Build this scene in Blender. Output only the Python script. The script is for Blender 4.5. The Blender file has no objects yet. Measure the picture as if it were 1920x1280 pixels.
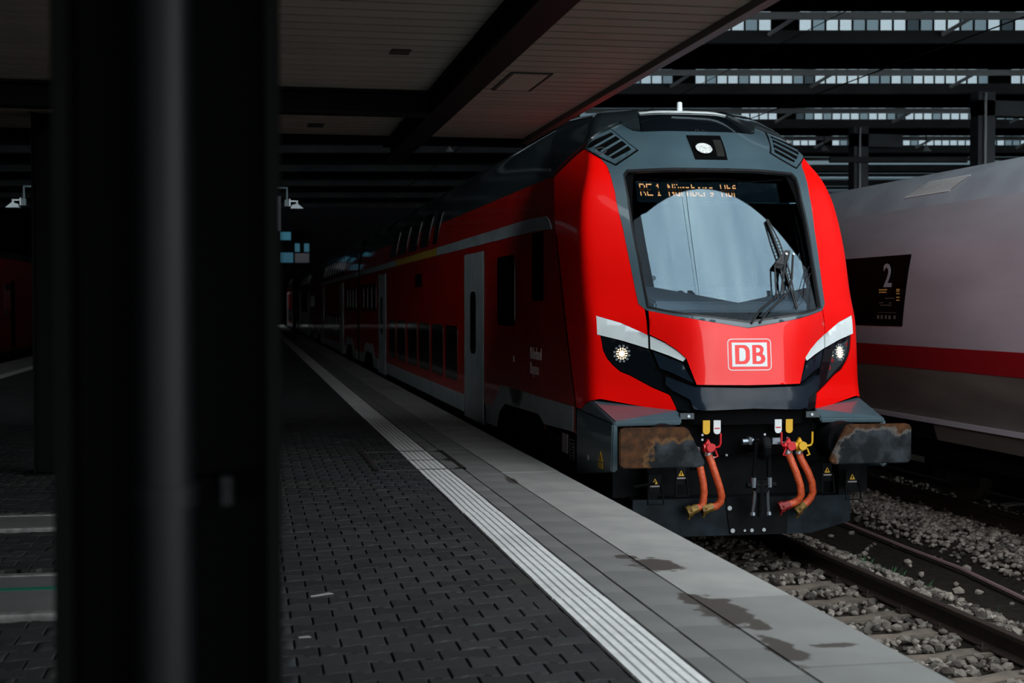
import bpy, bmesh, math, random
import numpy as np
from mathutils import Vector, Matrix
from mathutils.geometry import delaunay_2d_cdt
random.seed(7); rng = np.random.default_rng(7)
sc = bpy.context.scene
COL = sc.collection

# ------------------------------------------------------------------ camera, sky, exposure
CAM_H = 2.37
cd = bpy.data.cameras.new('camera'); cam = bpy.data.objects.new('camera', cd); COL.objects.link(cam)
cd.sensor_width = 36.0; cd.lens = 50.006; cd.clip_end = 600; cd.clip_start = 0.05
cam.location = (0, 0, CAM_H)
cam.rotation_euler = (math.radians(90 - 1.4605), 0, math.radians(-10.5768))
cd.dof.use_dof = True; cd.dof.focus_distance = 12.9; cd.dof.aperture_fstop = 2.8
sc.camera = cam
SKY = 4.4
world = bpy.data.worlds.new('overcast_sky'); sc.world = world; world.use_nodes = True
wn_ = world.node_tree; wn_.nodes.clear()
def N(nt, typ, **kw):
    n = nt.nodes.new(typ)
    for k, v in kw.items(): setattr(n, k, v)
    return n
wo = N(wn_, 'ShaderNodeOutputWorld'); wb_ = N(wn_, 'ShaderNodeBackground')
wt = N(wn_, 'ShaderNodeTexCoord'); wno = N(wn_, 'ShaderNodeTexNoise'); wr = N(wn_, 'ShaderNodeValToRGB')
wno.inputs['Scale'].default_value = 3.2; wno.inputs['Detail'].default_value = 6; wno.inputs['Roughness'].default_value = .58
wr.color_ramp.elements[0].position = .34; wr.color_ramp.elements[0].color = (.42, .50, .58, 1)
wr.color_ramp.elements[1].position = .64; wr.color_ramp.elements[1].color = (.95, 1.0, 1.0, 1)
wn_.links.new(wt.outputs['Generated'], wno.inputs['Vector']); wn_.links.new(wno.outputs['Fac'], wr.inputs['Fac'])
wn_.links.new(wr.outputs['Color'], wb_.inputs['Color']); wb_.inputs['Strength'].default_value = SKY
wn_.links.new(wb_.outputs['Background'], wo.inputs['Surface'])
vs = sc.view_settings; vs.view_transform = 'Standard'; vs.look = 'None'; vs.exposure = 0.0; vs.gamma = 1.0
vs.use_curve_mapping = False
sc.cycles.max_bounces = 6; sc.cycles.diffuse_bounces = 3; sc.cycles.glossy_bounces = 4; sc.cycles.transparent_max_bounces = 12
sc.cycles.use_denoising = True; sc.cycles.sample_clamp_indirect = 4.0; sc.cycles.caustics_reflective = False; sc.cycles.caustics_refractive = False

# ------------------------------------------------------------------ materials
MATS = {}
def mat(name, col=(.5, .5, .5), rough=.5, metal=0., coat=0., emit=None, estr=1., var=0., vscale=8., col2=None, bump=0., bscale=40., island=0., spec=.5, lo=.35, hi=.65, stretch=None, rand=0.):
    if name in MATS: return MATS[name]
    m = bpy.data.materials.new(name); MATS[name] = m; m.use_nodes = True
    nt = m.node_tree; b = nt.nodes['Principled BSDF']
    b.inputs['Base Color'].default_value = (*col, 1); b.inputs['Roughness'].default_value = rough
    b.inputs['Metallic'].default_value = metal; b.inputs['Coat Weight'].default_value = coat; b.inputs['Coat Roughness'].default_value = .04
    b.inputs['Specular IOR Level'].default_value = spec
    out = None
    if col2 is not None or bump:
        tc = N(nt, 'ShaderNodeTexCoord'); src = tc.outputs['Object']
        if stretch:
            mp = N(nt, 'ShaderNodeMapping'); mp.inputs['Scale'].default_value = stretch
            nt.links.new(src, mp.inputs['Vector']); src = mp.outputs['Vector']
    if col2 is not None:
        no = N(nt, 'ShaderNodeTexNoise'); no.inputs['Scale'].default_value = vscale; no.inputs['Detail'].default_value = 5
        r = N(nt, 'ShaderNodeValToRGB'); r.color_ramp.elements[0].position = lo; r.color_ramp.elements[1].position = hi
        r.color_ramp.elements[0].color = (*col, 1); r.color_ramp.elements[1].color = (*col2, 1)
        nt.links.new(src, no.inputs['Vector']); nt.links.new(no.outputs['Fac'], r.inputs['Fac']); out = r.outputs['Color']
    if island or rand:
        if island: g = N(nt, 'ShaderNodeNewGeometry'); fac = g.outputs['Random Per Island']
        else: g = N(nt, 'ShaderNodeObjectInfo'); fac = g.outputs['Random']
        a = island or rand
        mr = N(nt, 'ShaderNodeMapRange'); mr.inputs['To Min'].default_value = 1 - a; mr.inputs['To Max'].default_value = 1 + a
        nt.links.new(fac, mr.inputs['Value'])
        hv = N(nt, 'ShaderNodeHueSaturation'); nt.links.new(mr.outputs['Result'], hv.inputs['Value'])
        if out: nt.links.new(out, hv.inputs['Color'])
        else: hv.inputs['Color'].default_value = (*col, 1)
        out = hv.outputs['Color']
    if out: nt.links.new(out, b.inputs['Base Color'])
    if bump:
        no2 = N(nt, 'ShaderNodeTexNoise'); no2.inputs['Scale'].default_value = bscale; no2.inputs['Detail'].default_value = 4
        bp = N(nt, 'ShaderNodeBump'); bp.inputs['Strength'].default_value = bump; bp.inputs['Distance'].default_value = .01
        nt.links.new(src, no2.inputs['Vector']); nt.links.new(no2.outputs['Fac'], bp.inputs['Height']); nt.links.new(bp.outputs['Normal'], b.inputs['Normal'])
    if emit: b.inputs['Emission Color'].default_value = (*emit, 1); b.inputs['Emission Strength'].default_value = estr
    return m
def glass_mat(name, refl, tint=(1, 1, 1), gcol=(1, 1, 1), rough=.01, fres=True):
    if name in MATS: return MATS[name]
    m = bpy.data.materials.new(name); MATS[name] = m; m.use_nodes = True; nt = m.node_tree; nt.nodes.clear()
    o = N(nt, 'ShaderNodeOutputMaterial'); mx = N(nt, 'ShaderNodeMixShader'); t = N(nt, 'ShaderNodeBsdfTransparent'); g = N(nt, 'ShaderNodeBsdfGlossy')
    t.inputs['Color'].default_value = (*tint, 1); g.inputs['Color'].default_value = (*gcol, 1); g.inputs['Roughness'].default_value = rough
    lw = N(nt, 'ShaderNodeLayerWeight'); lw.inputs['Blend'].default_value = .5
    pw = N(nt, 'ShaderNodeMath', operation='POWER'); pw.inputs[1].default_value = 5.; nt.links.new(lw.outputs['Facing'], pw.inputs[0])
    ma = N(nt, 'ShaderNodeMath', operation='MULTIPLY_ADD'); ma.inputs[1].default_value = 1 - refl; ma.inputs[2].default_value = refl; ma.use_clamp = True
    nt.links.new(pw.outputs[0], ma.inputs[0]); nt.links.new(ma.outputs[0], mx.inputs['Fac'])
    nt.links.new(t.outputs[0], mx.inputs[1]); nt.links.new(g.outputs[0], mx.inputs[2]); nt.links.new(mx.outputs[0], o.inputs['Surface'])
    return m
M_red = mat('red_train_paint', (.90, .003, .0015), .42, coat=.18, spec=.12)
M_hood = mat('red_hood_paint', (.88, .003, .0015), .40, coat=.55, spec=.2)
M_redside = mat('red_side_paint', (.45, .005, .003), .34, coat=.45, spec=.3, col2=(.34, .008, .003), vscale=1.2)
M_grey = mat('blue_grey_paint', (.046, .080, .098), .38, coat=.6, col2=(.056, .093, .111), vscale=3)
M_dgrey = mat('dark_grey_paint', (.018, .024, .027), .25, coat=1.0)
M_roof = mat('roof_grey_paint', (.035, .05, .056), .3, coat=.8)
M_lgrey = mat('light_grey_paint', (.78, .84, .84), .4, coat=.3, col2=(.70, .76, .76), vscale=6)
M_dullgrey = mat('light_grey_skirt_paint', (.34, .38, .39), .45, coat=.2, col2=(.26, .30, .31), vscale=3)
M_yell = mat('yellow_class_stripe', (.42, .27, .03), .5)
M_black = mat('black_shell', (.0025, .0025, .003), .7, spec=.04)
M_gloss = mat('gloss_black', (.004, .006, .008), .06, coat=.35, spec=.3)
M_mask = mat('gloss_slate_mask', (.009, .015, .023), .12, coat=.08, spec=.2)
M_dark = mat('dark_underframe', (.003, .0035, .004), .55, spec=.07, col2=(.006, .007, .008), vscale=6)
M_plow = mat('plough_steel', (.004, .006, .008), .45, spec=.10, col2=(.015, .023, .030), vscale=4)
M_steel = mat('bright_steel', (.55, .58, .6), .3, metal=.9)
M_chrome = mat('worn_steel', (.25, .28, .32), .35, metal=.9)
M_white = mat('white_print', (.75, .78, .78), .5)
M_wash = mat('washed_white_print', (.30, .25, .25), .5)
M_yellow = mat('safety_yellow', (.72, .40, .01), .45)
M_redcock = mat('signal_red', (.62, .01, .015), .35, coat=.5)
M_orange = mat('orange_hose', (.62, .10, .025), .5, col2=(.45, .05, .012), vscale=30, bump=.4, bscale=60)
M_rubber = mat('black_rubber', (.006, .006, .007), .5)
M_win = mat('dark_window_glass', (.004, .005, .006), .08, spec=.5)
M_slot = mat('black_slot', (.001, .001, .0012), .9, spec=.05)

# ------------------------------------------------------------------ mesh building
ORG = {}
def tag(o, label=None, cat=None, group=None, kind=None):
    if label: o['label'] = label
    if cat: o['category'] = cat
    if group: o['group'] = group
    if kind: o['kind'] = kind
    return o
def empty(name, loc=(0, 0, 0), label=None, cat=None, group=None, kind=None):
    o = bpy.data.objects.new(name, None); COL.objects.link(o); o.location = loc; o.empty_display_size = .2
    ORG[o.name] = Vector(loc); return tag(o, label, cat, group, kind)
def link_mesh(name, me, parent=None, loc=None):
    o = bpy.data.objects.new(name, me); COL.objects.link(o)
    if parent is not None: o.parent = parent; ORG[o.name] = ORG[parent.name].copy()
    else: ORG[o.name] = Vector((0, 0, 0))
    if loc is not None:
        w = Vector(loc); o.location = w - ORG[o.name]; ORG[o.name] = w
    return o
class MB:
    def __init__(s): s.v = []; s.f = []
    def add(s, vs, fs):
        b = len(s.v); s.v += [tuple(v) for v in vs]; s.f += [tuple(b + i for i in f) for f in fs]; return s
    def box(s, x0, x1, y0, y1, z0, z1):
        x0, x1 = min(x0, x1), max(x0, x1); y0, y1 = min(y0, y1), max(y0, y1); z0, z1 = min(z0, z1), max(z0, z1)
        return s.add([(x0, y0, z0), (x1, y0, z0), (x1, y1, z0), (x0, y1, z0), (x0, y0, z1), (x1, y0, z1), (x1, y1, z1), (x0, y1, z1)],
                     [(0, 3, 2, 1), (4, 5, 6, 7), (0, 1, 5, 4), (1, 2, 6, 5), (2, 3, 7, 6), (3, 0, 4, 7)])
    def hexa(s, p): return s.add(p, [(0, 3, 2, 1), (4, 5, 6, 7), (0, 1, 5, 4), (1, 2, 6, 5), (2, 3, 7, 6), (3, 0, 4, 7)])
    def tube(s, pts, r, n=8, caps=True):
        pts = [Vector(p) for p in pts]; rs = r if isinstance(r, (list, tuple)) else [r] * len(pts)
        vs = []; up = None
        for i, p in enumerate(pts):
            d = (pts[min(i + 1, len(pts) - 1)] - pts[max(i - 1, 0)]).normalized()
            if up is None: up = d.orthogonal().normalized()
            up = (up - d * up.dot(d)).normalized(); sd = d.cross(up)
            for k in range(n):
                a = 2 * math.pi * k / n; vs.append(p + (up * math.cos(a) + sd * math.sin(a)) * rs[i])
        fs = []
        for i in range(len(pts) - 1):
            for k in range(n): fs.append((i * n + k, i * n + (k + 1) % n, (i + 1) * n + (k + 1) % n, (i + 1) * n + k))
        if caps: fs.append(tuple(range(n - 1, -1, -1))); fs.append(tuple((len(pts) - 1) * n + k for k in range(n)))
        return s.add(vs, fs)
    def prism(s, poly, axis, a, b):
        # poly of 2D points extruded along axis from a to b; for 'x': (y,z) 'y': (x,z) 'z': (x,y)
        n = len(poly)
        def P(p, t): return {'x': (t, p[0], p[1]), 'y': (p[0], t, p[1]), 'z': (p[0], p[1], t)}[axis]
        return s.add([P(p, a) for p in poly] + [P(p, b) for p in poly],
                     [tuple(range(n)), tuple(range(2 * n - 1, n - 1, -1))] + [(i, i + n, (i + 1) % n + n, (i + 1) % n) for i in range(n)])
    def disc(s, c, nrm, r, h, n=16, r2=None):
        c = Vector(c); nrm = Vector(nrm).normalized(); return s.tube([c, c + nrm * h], [r, r if r2 is None else r2], n)
    def ring(s, c, nrm, ro, ri, h, n=24):
        c = Vector(c); nrm = Vector(nrm).normalized(); u = nrm.orthogonal().normalized(); w = nrm.cross(u); vs = []
        for k in range(n):
            a = 2 * math.pi * k / n; d = u * math.cos(a) + w * math.sin(a)
            vs += [c + d * ro, c + d * ri, c + d * ro + nrm * h, c + d * ri + nrm * h]
        fs = []
        for k in range(n):
            a = 4 * k; b = 4 * ((k + 1) % n)
            fs += [(a, b, b + 2, a + 2), (a + 2, b + 2, b + 3, a + 3), (a + 3, b + 3, b + 1, a + 1), (a + 1, b + 1, b, a)]
        return s.add(vs, fs)
    def skew(s): s.v = [(x, y * 1.0173 - .1867 * x, z) for x, y, z in s.v]; return s      # the hall bays lie askew to the tracks
    def mesh(s, name, m=None, org=(0, 0, 0), smooth=False, bevel=0.):
        bm = bmesh.new(); o = Vector(org)
        vv = [bm.verts.new(Vector(v) - o) for v in s.v]
        for f in s.f:
            try: bm.faces.new([vv[i] for i in f])
            except ValueError: pass
        bmesh.ops.recalc_face_normals(bm, faces=bm.faces)
        if bevel:
            es = [e for e in bm.edges if len(e.link_faces) == 2 and e.calc_face_angle(0) > .5]
            bmesh.ops.bevel(bm, geom=es, offset=bevel, segments=2, affect='EDGES', clamp_overlap=True)
        me = bpy.data.meshes.new(name); bm.to_mesh(me); bm.free()
        if smooth:
            for p in me.polygons: p.use_smooth = True
            me.set_sharp_from_angle(angle=math.radians(35))
        if m: me.materials.append(m)
        return me
    def build(s, name, m, parent=None, smooth=False, bevel=0., loc=None):
        org = loc if loc is not None else (ORG[parent.name] if parent is not None else (0, 0, 0))
        return link_mesh(name, s.mesh(name, m, org, smooth, bevel), parent, loc)
def np_mesh(name, V, F, m, parent=None, smooth=False):
    me = bpy.data.meshes.new(name)
    V = np.asarray(V, np.float32)
    if parent is not None: V = V - np.array(ORG[parent.name], np.float32)
    F = np.asarray(F, np.int32); k = F.shape[1]
    me.vertices.add(len(V)); me.vertices.foreach_set('co', V.ravel())
    me.loops.add(F.size); me.loops.foreach_set('vertex_index', F.ravel())
    me.polygons.add(len(F)); me.polygons.foreach_set('loop_start', np.arange(0, F.size, k, dtype=np.int32))
    me.update(calc_edges=True); me.validate()
    if smooth: me.polygons.foreach_set('use_smooth', np.ones(len(F), bool))
    me.materials.append(m)
    return link_mesh(name, me, parent)
def copy_tree(o, dl, parent=None):
    c = o.copy(); COL.objects.link(c)
    if parent is not None: c.parent = parent
    else: c.location = o.location + Vector(dl)
    for ch in list(KIDS.get(o.name, [])): copy_tree(ch, dl, c)
    return c
KIDS = {}
def index_kids():
    KIDS.clear()
    for o in bpy.data.objects:
        if o.parent: KIDS.setdefault(o.parent.name, []).append(o)

def hermite(xs, ys):
    xs = np.array(xs, float); ys = np.array(ys, float); h = np.diff(xs); d = np.diff(ys) / h; m = np.zeros_like(xs); m[0] = d[0]; m[-1] = d[-1]
    for i in range(1, len(xs) - 1):
        if d[i - 1] * d[i] > 0:
            w1 = 2 * h[i] + h[i - 1]; w2 = h[i] + 2 * h[i - 1]; m[i] = (w1 + w2) / (w1 / d[i - 1] + w2 / d[i])
    def f(x):
        x = min(max(x, xs[0]), xs[-1]); i = min(max(int(np.searchsorted(xs, x)) - 1, 0), len(xs) - 2); t = (x - xs[i]) / h[i]
        return float((2*t**3-3*t*t+1)*ys[i] + (t**3-2*t*t+t)*h[i]*m[i] + (-2*t**3+3*t*t)*ys[i+1] + (t**3-t*t)*h[i]*m[i+1])
    return f
def inside(p, polys):
    c = False; x, y = p
    for P in polys:
        j = len(P) - 1
        for i in range(len(P)):
            xi, yi = P[i]; xj, yj = P[j]
            if (yi > y) != (yj > y) and x < (xj - xi) * (y - yi) / (yj - yi) + xi: c = not c
            j = i
    return c
def panel(name, polys, m, parent, surf, off=0., thick=.02, step=.06, edge=.05, inner=True):
    """a sheet cut to an outline and bent over the surface surf(a,b) -> (point, normal)"""
    pts = []; eds = []; dense = []
    for P in polys:
        Q = []
        for i in range(len(P)):
            a = P[i]; b = P[(i + 1) % len(P)]; L = math.hypot(b[0] - a[0], b[1] - a[1]); n = max(1, int(math.ceil(L / edge)))
            for k in range(n): Q.append((a[0] + (b[0] - a[0]) * k / n, a[1] + (b[1] - a[1]) * k / n))
        b0 = len(pts); pts += Q; eds += [(b0 + i, b0 + (i + 1) % len(Q)) for i in range(len(Q))]; dense.append(Q)
    if inner:
        xs = [p[0] for p in pts]; ys = [p[1] for p in pts]; B = np.array(pts)
        for a in np.arange(min(xs) + step / 2, max(xs), step):
            for b in np.arange(min(ys) + step / 2, max(ys), step):
                if inside((a, b), dense) and np.min(np.abs(B - (a, b)).max(axis=1)) > step * .35: pts.append((float(a), float(b)))
    vo, eo, fo = delaunay_2d_cdt([Vector(p) for p in pts], eds, [], 0, 1e-6)[:3]
    tris = [f for f in fo if inside((sum(vo[i][0] for i in f) / len(f), sum(vo[i][1] for i in f) / len(f)), dense)]
    V = []; NN = []
    for p in vo:
        q, n = surf(p[0], p[1]); V.append(Vector(q) + Vector(n) * off); NN.append(Vector(n))
    nv = len(V); org = ORG[parent.name] if parent is not None else Vector((0, 0, 0))
    bm = bmesh.new(); f1 = [bm.verts.new(v - org) for v in V]; f2 = [bm.verts.new(v - n * thick - org) for v, n in zip(V, NN)]
    cnt = {}
    for t in tris:
        for i in range(len(t)):
            a, b = t[i], t[(i + 1) % len(t)]; cnt[(a, b)] = 1
    for t in tris:
        a, b, c = (V[i] for i in t[:3]); flip = (b - a).cross(c - a).dot(NN[t[0]]) < 0
        tt = tuple(reversed(t)) if flip else tuple(t)
        fa = bm.faces.new([f1[i] for i in tt]); fa.smooth = True
        fb = bm.faces.new([f2[i] for i in reversed(tt)]); fb.smooth = True
        for i in range(len(t)):
            e = (t[i], t[(i + 1) % len(t)])
            if (e[1], e[0]) not in cnt:
                q = [f1[e[0]], f1[e[1]], f2[e[1]], f2[e[0]]]
                if not flip: q.reverse()
                try: bm.faces.new(q)
                except ValueError: pass
    for e in bm.edges:
        if len(e.link_faces) == 2 and not (e.link_faces[0].smooth and e.link_faces[1].smooth): e.smooth = False
    for v in [v for v in bm.verts if not v.link_faces]: bm.verts.remove(v)
    me = bpy.data.meshes.new(name); bm.to_mesh(me); bm.free(); me.materials.append(m)
    return link_mesh(name, me, parent)
def flat(o, u, w):
    o = Vector(o); u = Vector(u).normalized(); w = Vector(w).normalized(); n = u.cross(w)
    return lambda a, b: (o + u * a + w * b, n)
def text_mesh(name, txt, size, m, parent, o, u, w, sx=1., extrude=.002, align='LEFT', bold=0.):
    c = bpy.data.curves.new(name, 'FONT'); c.body = txt; c.size = size; c.extrude = extrude; c.align_x = align; c.offset = bold
    to = bpy.data.objects.new(name, c); COL.objects.link(to)
    me = bpy.data.meshes.new_from_object(to.evaluated_get(bpy.context.evaluated_depsgraph_get()))
    bpy.data.objects.remove(to); bpy.data.curves.remove(c)
    o = Vector(o); u = Vector(u).normalized() * sx; w = Vector(w).normalized(); n = Vector(u).normalized().cross(w); org = ORG[parent.name] if parent is not None else Vector((0, 0, 0))
    for v in me.vertices: v.co = o + u * v.co.x + w * v.co.y + n * v.co.z - org
    me.name = name; me.materials.clear(); me.materials.append(m)
    return link_mesh(name, me, parent)
def rrect(x0, x1, y0, y1, r, n=4):
    out = []
    for cx_, cy_, a0 in ((x1 - r, y1 - r, 0), (x0 + r, y1 - r, 90), (x0 + r, y0 + r, 180), (x1 - r, y0 + r, 270)):
        for k in range(n + 1): a = math.radians(a0 + 90 * k / n); out.append((cx_ + r * math.cos(a), cy_ + r * math.sin(a)))
    return out

# ------------------------------------------------------------------ ground, platform
M_soil = mat('dark_trackside_soil', (.006, .005, .004), .95, col2=(.012, .011, .009), vscale=5, bump=.5, bscale=30, spec=.1)
M_joint = mat('dark_joint_sand', (.006, .006, .006), .95, spec=.1)
M_pav = mat('blue_grey_paver_stuff', (.020, .0245, .027), .72, col2=(.028, .027, .0245), vscale=1.3, island=.38, bump=.35, bscale=220)
M_pavo = mat('blue_grey_paver', (.020, .0245, .027), .72, col2=(.028, .027, .0245), vscale=1.3, rand=.38, bump=.35, bscale=220)
M_tact = mat('white_tactile_concrete', (.82, .82, .80), .7, col2=(.70, .70, .69), vscale=9, bump=.2, bscale=150, rand=.06)
M_groove = mat('dirty_groove', (.30, .29, .28), .9)
M_iron = mat('dark_cast_iron', (.014, .012, .011), .6, col2=(.03, .022, .018), vscale=20)

def stain_mat(name, c1, c2, stains, ribs=False):
    m = mat(name, c1, .75, col2=c2, vscale=2.2, rand=.05, lo=.3, hi=.7)
    nt = m.node_tree; b = nt.nodes['Principled BSDF']; base = b.inputs['Base Color'].links[0].from_socket
    g = N(nt, 'ShaderNodeNewGeometry'); no = N(nt, 'ShaderNodeTexNoise'); no.inputs['Scale'].default_value = 9; no.inputs['Detail'].default_value = 5
    nt.links.new(g.outputs['Position'], no.inputs['Vector']); last = None
    for (x, y, rx, ry) in stains:
        mp = N(nt, 'ShaderNodeMapping'); mp.vector_type = 'POINT'
        mp.inputs['Location'].default_value = (-x / rx, -y / ry, 0); mp.inputs['Scale'].default_value = (1 / rx, 1 / ry, 0)
        nt.links.new(g.outputs['Position'], mp.inputs['Vector'])
        ln = N(nt, 'ShaderNodeVectorMath', operation='LENGTH'); nt.links.new(mp.outputs['Vector'], ln.inputs[0]); o = ln.outputs['Value']
        if last is not None:
            mn = N(nt, 'ShaderNodeMath', operation='MINIMUM'); nt.links.new(last, mn.inputs[0]); nt.links.new(o, mn.inputs[1]); o = mn.outputs[0]
        last = o
    ad = N(nt, 'ShaderNodeMath', operation='MULTIPLY_ADD'); ad.inputs[1].default_value = 1.6; nt.links.new(no.outputs['Fac'], ad.inputs[0]); nt.links.new(last, ad.inputs[2])
    mr = N(nt, 'ShaderNodeMapRange'); mr.inputs['From Min'].default_value = 1.62; mr.inputs['From Max'].default_value = 1.80
    mr.inputs['To Min'].default_value = 1; mr.inputs['To Max'].default_value = 0; nt.links.new(ad.outputs[0], mr.inputs['Value'])
    mx = N(nt, 'ShaderNodeMix', data_type='RGBA'); mx.inputs[7].default_value = (.050, .042, .036, 1)
    nt.links.new(mr.outputs['Result'], mx.inputs[0]); nt.links.new(base, mx.inputs[6]); nt.links.new(mx.outputs[2], b.inputs['Base Color'])
    bp = N(nt, 'ShaderNodeBump'); bp.inputs['Strength'].default_value = .25; bp.inputs['Distance'].default_value = .004
    if ribs:
        wv = N(nt, 'ShaderNodeTexWave'); wv.bands_direction = 'Y'; wv.inputs['Scale'].default_value = 14; wv.inputs['Distortion'].default_value = 0
        nt.links.new(g.outputs['Position'], wv.inputs['Vector']); nt.links.new(wv.outputs['Fac'], bp.inputs['Height'])
    else:
        n2 = N(nt, 'ShaderNodeTexNoise'); n2.inputs['Scale'].default_value = 160; nt.links.new(g.outputs['Position'], n2.inputs['Vector']); nt.links.new(n2.outputs['Fac'], bp.inputs['Height'])
    nt.links.new(bp.outputs['Normal'], b.inputs['Normal']); return m
STAINS = [(2.50, 8.50, .16, .24), (2.38, 8.78, .08, .08), (2.47, 7.12, .14, .40), (2.40, 7.45, .08, .16), (2.47, 6.28, .08, .30), (2.74, 6.32, .11, .05), (2.39, 12.85, .05, .28), (2.52, 6.75, .06, .1)]
M_edge = stain_mat('smooth_edge_concrete', (.24, .24, .23), (.33, .33, .31), STAINS)
M_edgr = stain_mat('ribbed_edge_concrete', (.165, .165, .155), (.205, .205, .195), STAINS, True)
M_slab = stain_mat('smooth_border_concrete', (.135, .138, .135), (.19, .19, .18), STAINS)

gr = MB().box(-60, 80, -70, 150, -.6, -.34).build('ground', M_soil); tag(gr, kind='structure')
plat = empty('platform_floor', (0, 0, 0), kind='structure')
MB().box(-6.7, 2.95, -40, 118, -.34, .695).build('platform_body', mat('platform_concrete_side', (.05, .05, .048), .9), plat)
# double-T pavers
PX, PY = .218, .165
def paver_outline(s):
    h = PX / 2 - s; a = PY / 2 + .011 - s; w = PY / 2 - .011 - s
    top = [(-h, a), (-.066, a), (-.036, w), (.036, w), (.066, a), (h, a)]
    return [(x, -y) for x, y in top] + [(x, y) for x, y in reversed(top)]
def paver_vf():
    o1, o2 = paver_outline(.0030), paver_outline(.0085); n = 12
    V = [(x, y, -.06) for x, y in o1] + [(x, y, -.006) for x, y in o1] + [(x, y, 0.) for x, y in o2]; F = []
    for r in (0, 1):
        for i in range(n): j = (i + 1) % n; F.append((r * n + i, r * n + j, r * n + n + j, r * n + n + i))
    t = 2 * n  # top as quads: pairs bottom i with top 11-i
    for i in range(5): F.append((t + i, t + i + 1, t + 10 - i, t + 11 - i))
    return np.array(V), np.array(F)
PV, PF = paver_vf()
COVERS = [(-2.6, -.75, 7.70, 8.88), (-2.6, -.75, 10.68, 11.40)]
cells = []
for j in range(int((30 - 2.6) / PY)):
    y = 2.6 + (j + .5) * PY; off = (j % 2) * PX / 2
    for i in range(38):
        x = 1.632 - PX / 2 - off - i * PX
        if x < -6.5 or any(a - .1 < x < b + .1 and c - .08 < y < d + .08 for a, b, c, d in COVERS): continue
        cells.append((x, y))
cy_, sy_ = math.cos(math.radians(10.5768)), math.sin(math.radians(10.5768))
def seen(x, y, z=.76):
    D = x * sy_ + y * cy_; R = x * cy_ - y * sy_
    return D, 960 + 2667 * R / D, 572 + 2667 * (CAM_H - z) / D
def near_visible(c):
    D, u, v = seen(*c); return (0 < v < 1300) and (u > 520 and u < 1940 or -20 < u < 105)
vis = sorted([c for c in cells if near_visible(c)], key=lambda c: seen(*c)[0])[:296]; vset = set(vis)
me0 = bpy.data.meshes.new('paver'); me0.from_pydata([tuple(v) for v in PV], [], [tuple(f) for f in PF]); me0.materials.append(M_pavo)
for (x, y) in vis:
    o = link_mesh('paver', me0, plat, (x, y, .76 + random.uniform(-.0025, .001))); o.rotation_euler = (random.uniform(-.008, .008), random.uniform(-.006, .006), random.uniform(-.006, .006))
rest = np.array([c for c in cells if c not in vset])
Z = .76 + rng.uniform(-.0025, .001, len(rest)); tl = rng.uniform(-.008, .008, (len(rest), 2))
V = PV[None] + np.concatenate([rest, Z[:, None]], 1)[:, None]
V[..., 2] += PV[None, :, 0] * tl[:, None, 0] + PV[None, :, 1] * tl[:, None, 1]
F = PF[None] + (np.arange(len(rest)) * len(PV))[:, None, None]
tag(np_mesh('paver_field', V.reshape(-1, 3), F.reshape(-1, 4), M_pav, plat), kind='stuff')
b = MB()
for j in range(1, int((30 - 2.6) / PY), 2):
    y = 2.6 + (j + .5) * PY; b.box(1.632 - PX / 2 + .004, 1.630, y - PY / 2 - .008, y + PY / 2 + .008, .70, .758)
tag(b.build('half_paver', M_pav, plat), kind='stuff')
M_farpav = mat('distant_paver', (.030, .0355, .038), .75, col2=(.039, .038, .035), vscale=1.1, bump=.3, bscale=25)
MB().box(-6.7, 1.632, 30.05, 118, .69, .756).build('far_paving', M_farpav, plat)
MB().box(-6.7, 1.632, -40, 2.6, .69, .756).build('near_paving', M_farpav, plat)
# tactile strip, border slabs, edge slabs
def tile_mb(L):
    b = MB(); w = .301; x0 = -w / 2; b.box(x0, -x0, -L / 2 + .002, L / 2 - .002, -.05, -.006); p = w / 6
    return b, [(x0 + k * p + .0035, x0 + (k + 1) * p - .0035) for k in range(6)]
b, rid = tile_mb(.55); mt = b.mesh('tactile_tile', M_groove)
rb = MB()
for a, c in rid: rb.hexa([(a, -.273, -.006), (c, -.273, -.006), (c, .273, -.006), (a, .273, -.006), (a + .004, -.271, .001), (c - .004, -.271, .001), (c - .004, .271, .001), (a + .004, .271, .001)])
mrb = rb.mesh('tactile_rib', M_tact)
for k in range(76):
    y = 3.2 + .55 * (k + .5); dx = random.uniform(-.002, .002)
    t = link_mesh('tactile_tile', mt, plat, (1.7925 + dx, y, .762)); link_mesh('tactile_ribs', mrb, t, (1.7925 + dx, y, .762))
for xc, y0, y1 in ((1.7925, 45.0, 118), (1.7925, -40, 3.2)):
    b = MB(); c = MB(); b.box(xc - .15, xc + .15, y0, y1, .71, .756)
    for k in range(6): c.box(xc - .15 + k * .05 + .005, xc - .105 + k * .05, y0, y1, .756, .763)
    b.build('tactile_strip', M_groove, plat); c.build('tactile_strip_ribs', M_tact, plat)
b = MB(); c = MB(); b.box(-5.6, -5.3, 3, 118, .71, .762); c.box(-5.58, -5.32, 3, 118, .762, .768); b.build('tactile_strip', M_groove, plat); c.build('tactile_strip_ribs', M_tact, plat)
mA = MB().box(-.068, .068, -.248, .248, -.06, 0).mesh('border_slab', M_slab, bevel=.003)
mB = MB().box(-.151, .151, -.248, .248, -.06, 0).mesh('border_slab_wide', M_slab, bevel=.003)
mC = MB().box(-.283, .283, -.747, .747, -.14, 0).mesh('edge_slab', M_edge, bevel=.006); mCr = MB().box(-.283, .283, -.747, .747, -.14, 0).mesh('edge_slab_ribbed', M_edgr, bevel=.006)
for k in range(84):
    y = 3.2 + .5 * (k + .5); link_mesh('border_slab', mA, plat, (2.024, y, .760 + random.uniform(-.002, .001))); link_mesh('paving_slab', mB, plat, (2.252, y + .12, .760 + random.uniform(-.002, .001)))
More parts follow.
